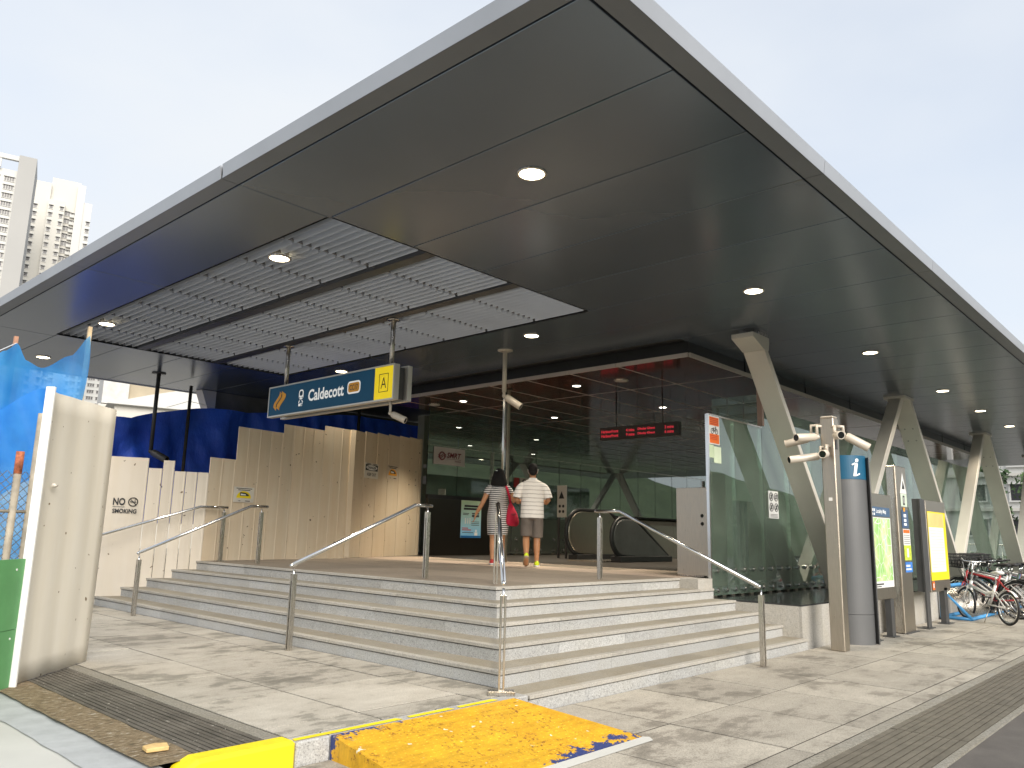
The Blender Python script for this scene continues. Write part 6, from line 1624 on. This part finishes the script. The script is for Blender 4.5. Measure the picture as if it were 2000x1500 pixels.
# street beyond the far end
def leafmat(name, a, b):
    m, nt, bs = newmat(name)
    c = ramp(nt, noise(nt, pos(nt), 1.1, 4), (0.35, a), (0.65, b)); nt.links.new(c, bs.inputs['Base Color']); bs.inputs['Roughness'].default_value = 0.6
    return m
M['leaf'] = leafmat('dark_foliage', (0.018, 0.042, 0.012), (0.05, 0.10, 0.025))
M['leaf2'] = leafmat('bright_foliage', (0.04, 0.085, 0.018), (0.10, 0.17, 0.04))
M['bark'] = pm('bark', (0.12, 0.09, 0.06), 0.9, 0, 0.3, 6)
def tree(label, x, y, h, r, lm, n=2600, seed=1):
    rnd = random.Random(seed); e = empty('tree', (x, y, -0.17), label, 'tree', 'street trees beyond the station')
    t_ = MB(); t_.loft([(x, y, -0.17), (x + 0.1, y, h * 0.3), (x, y + 0.15, h * 0.6)], [0.22, 0.16, 0.08], n=8)
    for k in range(7):
        a = k * 0.9; z0 = h * (0.3 + 0.05 * k); t_.tube([(x + 0.05, y, z0), (x + r * 0.4 * math.cos(a), y + r * 0.4 * math.sin(a), z0 + h * 0.15), (x + r * 0.75 * math.cos(a), y + r * 0.75 * math.sin(a), z0 + h * 0.25)], 0.05, 5)
    t_.build('trunk', M['bark'], e, True)
    bl = [(V((x + rnd.uniform(-1, 1) * r * 0.75, y + rnd.uniform(-1, 1) * r * 0.75, h * rnd.uniform(0.45, 0.92))), r * rnd.uniform(0.25, 0.45)) for _ in range(16)]
    m = MB()
    for i in range(n):
        c_, rr = bl[i % 16]; d_ = V((rnd.gauss(0, 1), rnd.gauss(0, 1), rnd.gauss(0, 0.8))).normalized() * rr * rnd.uniform(0.55, 1.08)
        p_ = c_ + d_; a = V((rnd.uniform(-1, 1), rnd.uniform(-1, 1), rnd.uniform(-1, 1))).normalized(); b = a.orthogonal().normalized(); s = rnd.uniform(0.09, 0.19)
        m.add([p_ - a * s, p_ + b * s * 0.5, p_ + a * s, p_ - b * s * 0.5], [(0, 1, 2, 3)])
    m.build('crown', lm, e)
for i, (x, y, h, r, lab, lm) in enumerate(((38, 5.6, 5.0, 2.2, 'dark green tree seen between the far A-shaped columns', 'leaf'), (40, 11.5, 6.0, 2.6, 'dark green tree beyond the glass behind the single raking column', 'leaf'), (44, 1.5, 5.4, 2.4, 'bright green tree at the far right beyond the bicycles', 'leaf2'), (37, 16.5, 6.5, 2.8, 'bushy tree beyond the far end of the station hall', 'leaf2'), (47, 8.5, 6.2, 2.6, 'pale green tree in front of the far white block', 'leaf2'))):
    tree(lab, x, y, h, r, M[lm], 2400, i + 3)
hg = MB(); rnd = random.Random(5)
for i in range(9000):
    p_ = V((rnd.uniform(32.5, 33.6), rnd.uniform(-3, 22), rnd.uniform(-0.15, 0.75) + 0.1 * math.sin(i))); a = V((rnd.uniform(-1, 1), rnd.uniform(-1, 1), rnd.uniform(-1, 1))).normalized(); b = a.orthogonal().normalized(); s = 0.07
    hg.add([p_ - a * s, p_ + b * s * 0.5, p_ + a * s, p_ - b * s * 0.5], [(0, 1, 2, 3)])
tag(hg.build('hedge', M['leaf2'], None), 'low clipped green hedge beyond the far end of the station', 'hedge')
# railing and barriers
ra = empty('railing', (31.5, 6, -0.17), 'pale steel street railing beyond the far end of the station', 'railing')
for z in (0.3, 1.15): MB().tube([(31.6, -4, z), (31.6, 20, z)], 0.03, 6).build('rail', M['steel'], ra, True)
bme = MB().tube([(0, 0, -0.17), (0, 0, 1.15)], 0.016, 6).mesh('baluster', M['steel'], True)
for i in range(110): piece('baluster', bme, ra, (31.6, -4 + 24 * i / 109, 0))
def barrier(x, y, col, lab):
    e = empty('road_barrier', (x, y, -0.17), lab, 'barrier', 'plastic road barriers in a row')
    MB().prism([(-0.25, 0), (0.25, 0), (0.2, 0.25), (0.09, 0.4), (0.08, 0.95), (-0.08, 0.95), (-0.09, 0.4), (-0.2, 0.25)], (x, y, -0.17), (1, 0, 0), (0, 0, 1), (0, 1.1, 0)).build('body', col, e, bevel=0.02)
    MB().box(x - 0.1, x + 0.1, y + 0.45, y + 0.65, 0.42, 0.52).build('fork_slot', M['darkmetal'], e)
plr = pm('red_plastic', (0.55, 0.05, 0.03), 0.5)
for i in range(10):
    side = ('first', 'second', 'third', 'fourth', 'fifth', 'sixth', 'seventh', 'eighth', 'ninth', 'tenth')[i]
    barrier(30.2, 1.6 + 1.2 * i, plr if i % 2 else M['white'], ('red' if i % 2 else 'white') + ' plastic road barrier beyond the glass, ' + side + ' from the right')
# far street buildings
oF = V((75, 6, 0))
fb = empty('apartment_block', (75, 10, 0), 'long pale apartment block seen through the glass beyond the trees', 'building')
MB().box(75, 90, -14, 46, -0.17, 17).build('wall', M['tw_w'], fb)
w5 = window_mesh(2.2, 1.4, 2, 0.4)
for r_ in range(5):
    for i in range(15): piece('window', w5, fb, (74.99, -11 + 4 * i, 2.6 + 3.0 * r_), -math.pi / 2)
    MB().box(74.6, 74.99, -14, 46, 4.0 + 3.0 * r_, 4.25 + 3.0 * r_).build('floor_band', M['tw_c'], fb)
# pale covered walkway
cw = empty('covered_walkway', (34, 10, -0.17), 'pale flat roofed covered walkway beyond the hall', 'walkway')
MB().box(33.9, 36.6, 4, 30, 3.75, 3.95).build('roof', M['white'], cw)
for y in (5, 10, 15, 20, 25): MB().box(35.1, 35.3, y, y + 0.2, -0.17, 3.748).build('post', M['white'], cw)
for i in range(26): MB().box(33.95, 36.55, 4.1 + i, 4.16 + i, 3.62, 3.748).build('roof_rib', M['steel'], cw)

# grassy bank across the road (mirrored in the glass)
def bank(i, j):
    x = -70 + 190 * i / 60; t_ = j / 14; y = -19 - 40 * t_
    return (x, y, -0.15 + 12.5 * (t_ ** 1.2) + (0.9 * mnoise.noise(V((x * 0.09, y * 0.12, 2))) + 0.3 * mnoise.noise(V((x * 0.4, y * 0.5, 5)))) * min(1, t_ * 4))
struct('grass_bank', MB().grid(bank, 60, 14), pm('grass', (0.115, 0.15, 0.07), 0.9, 0, 0.35, 0.6), True)
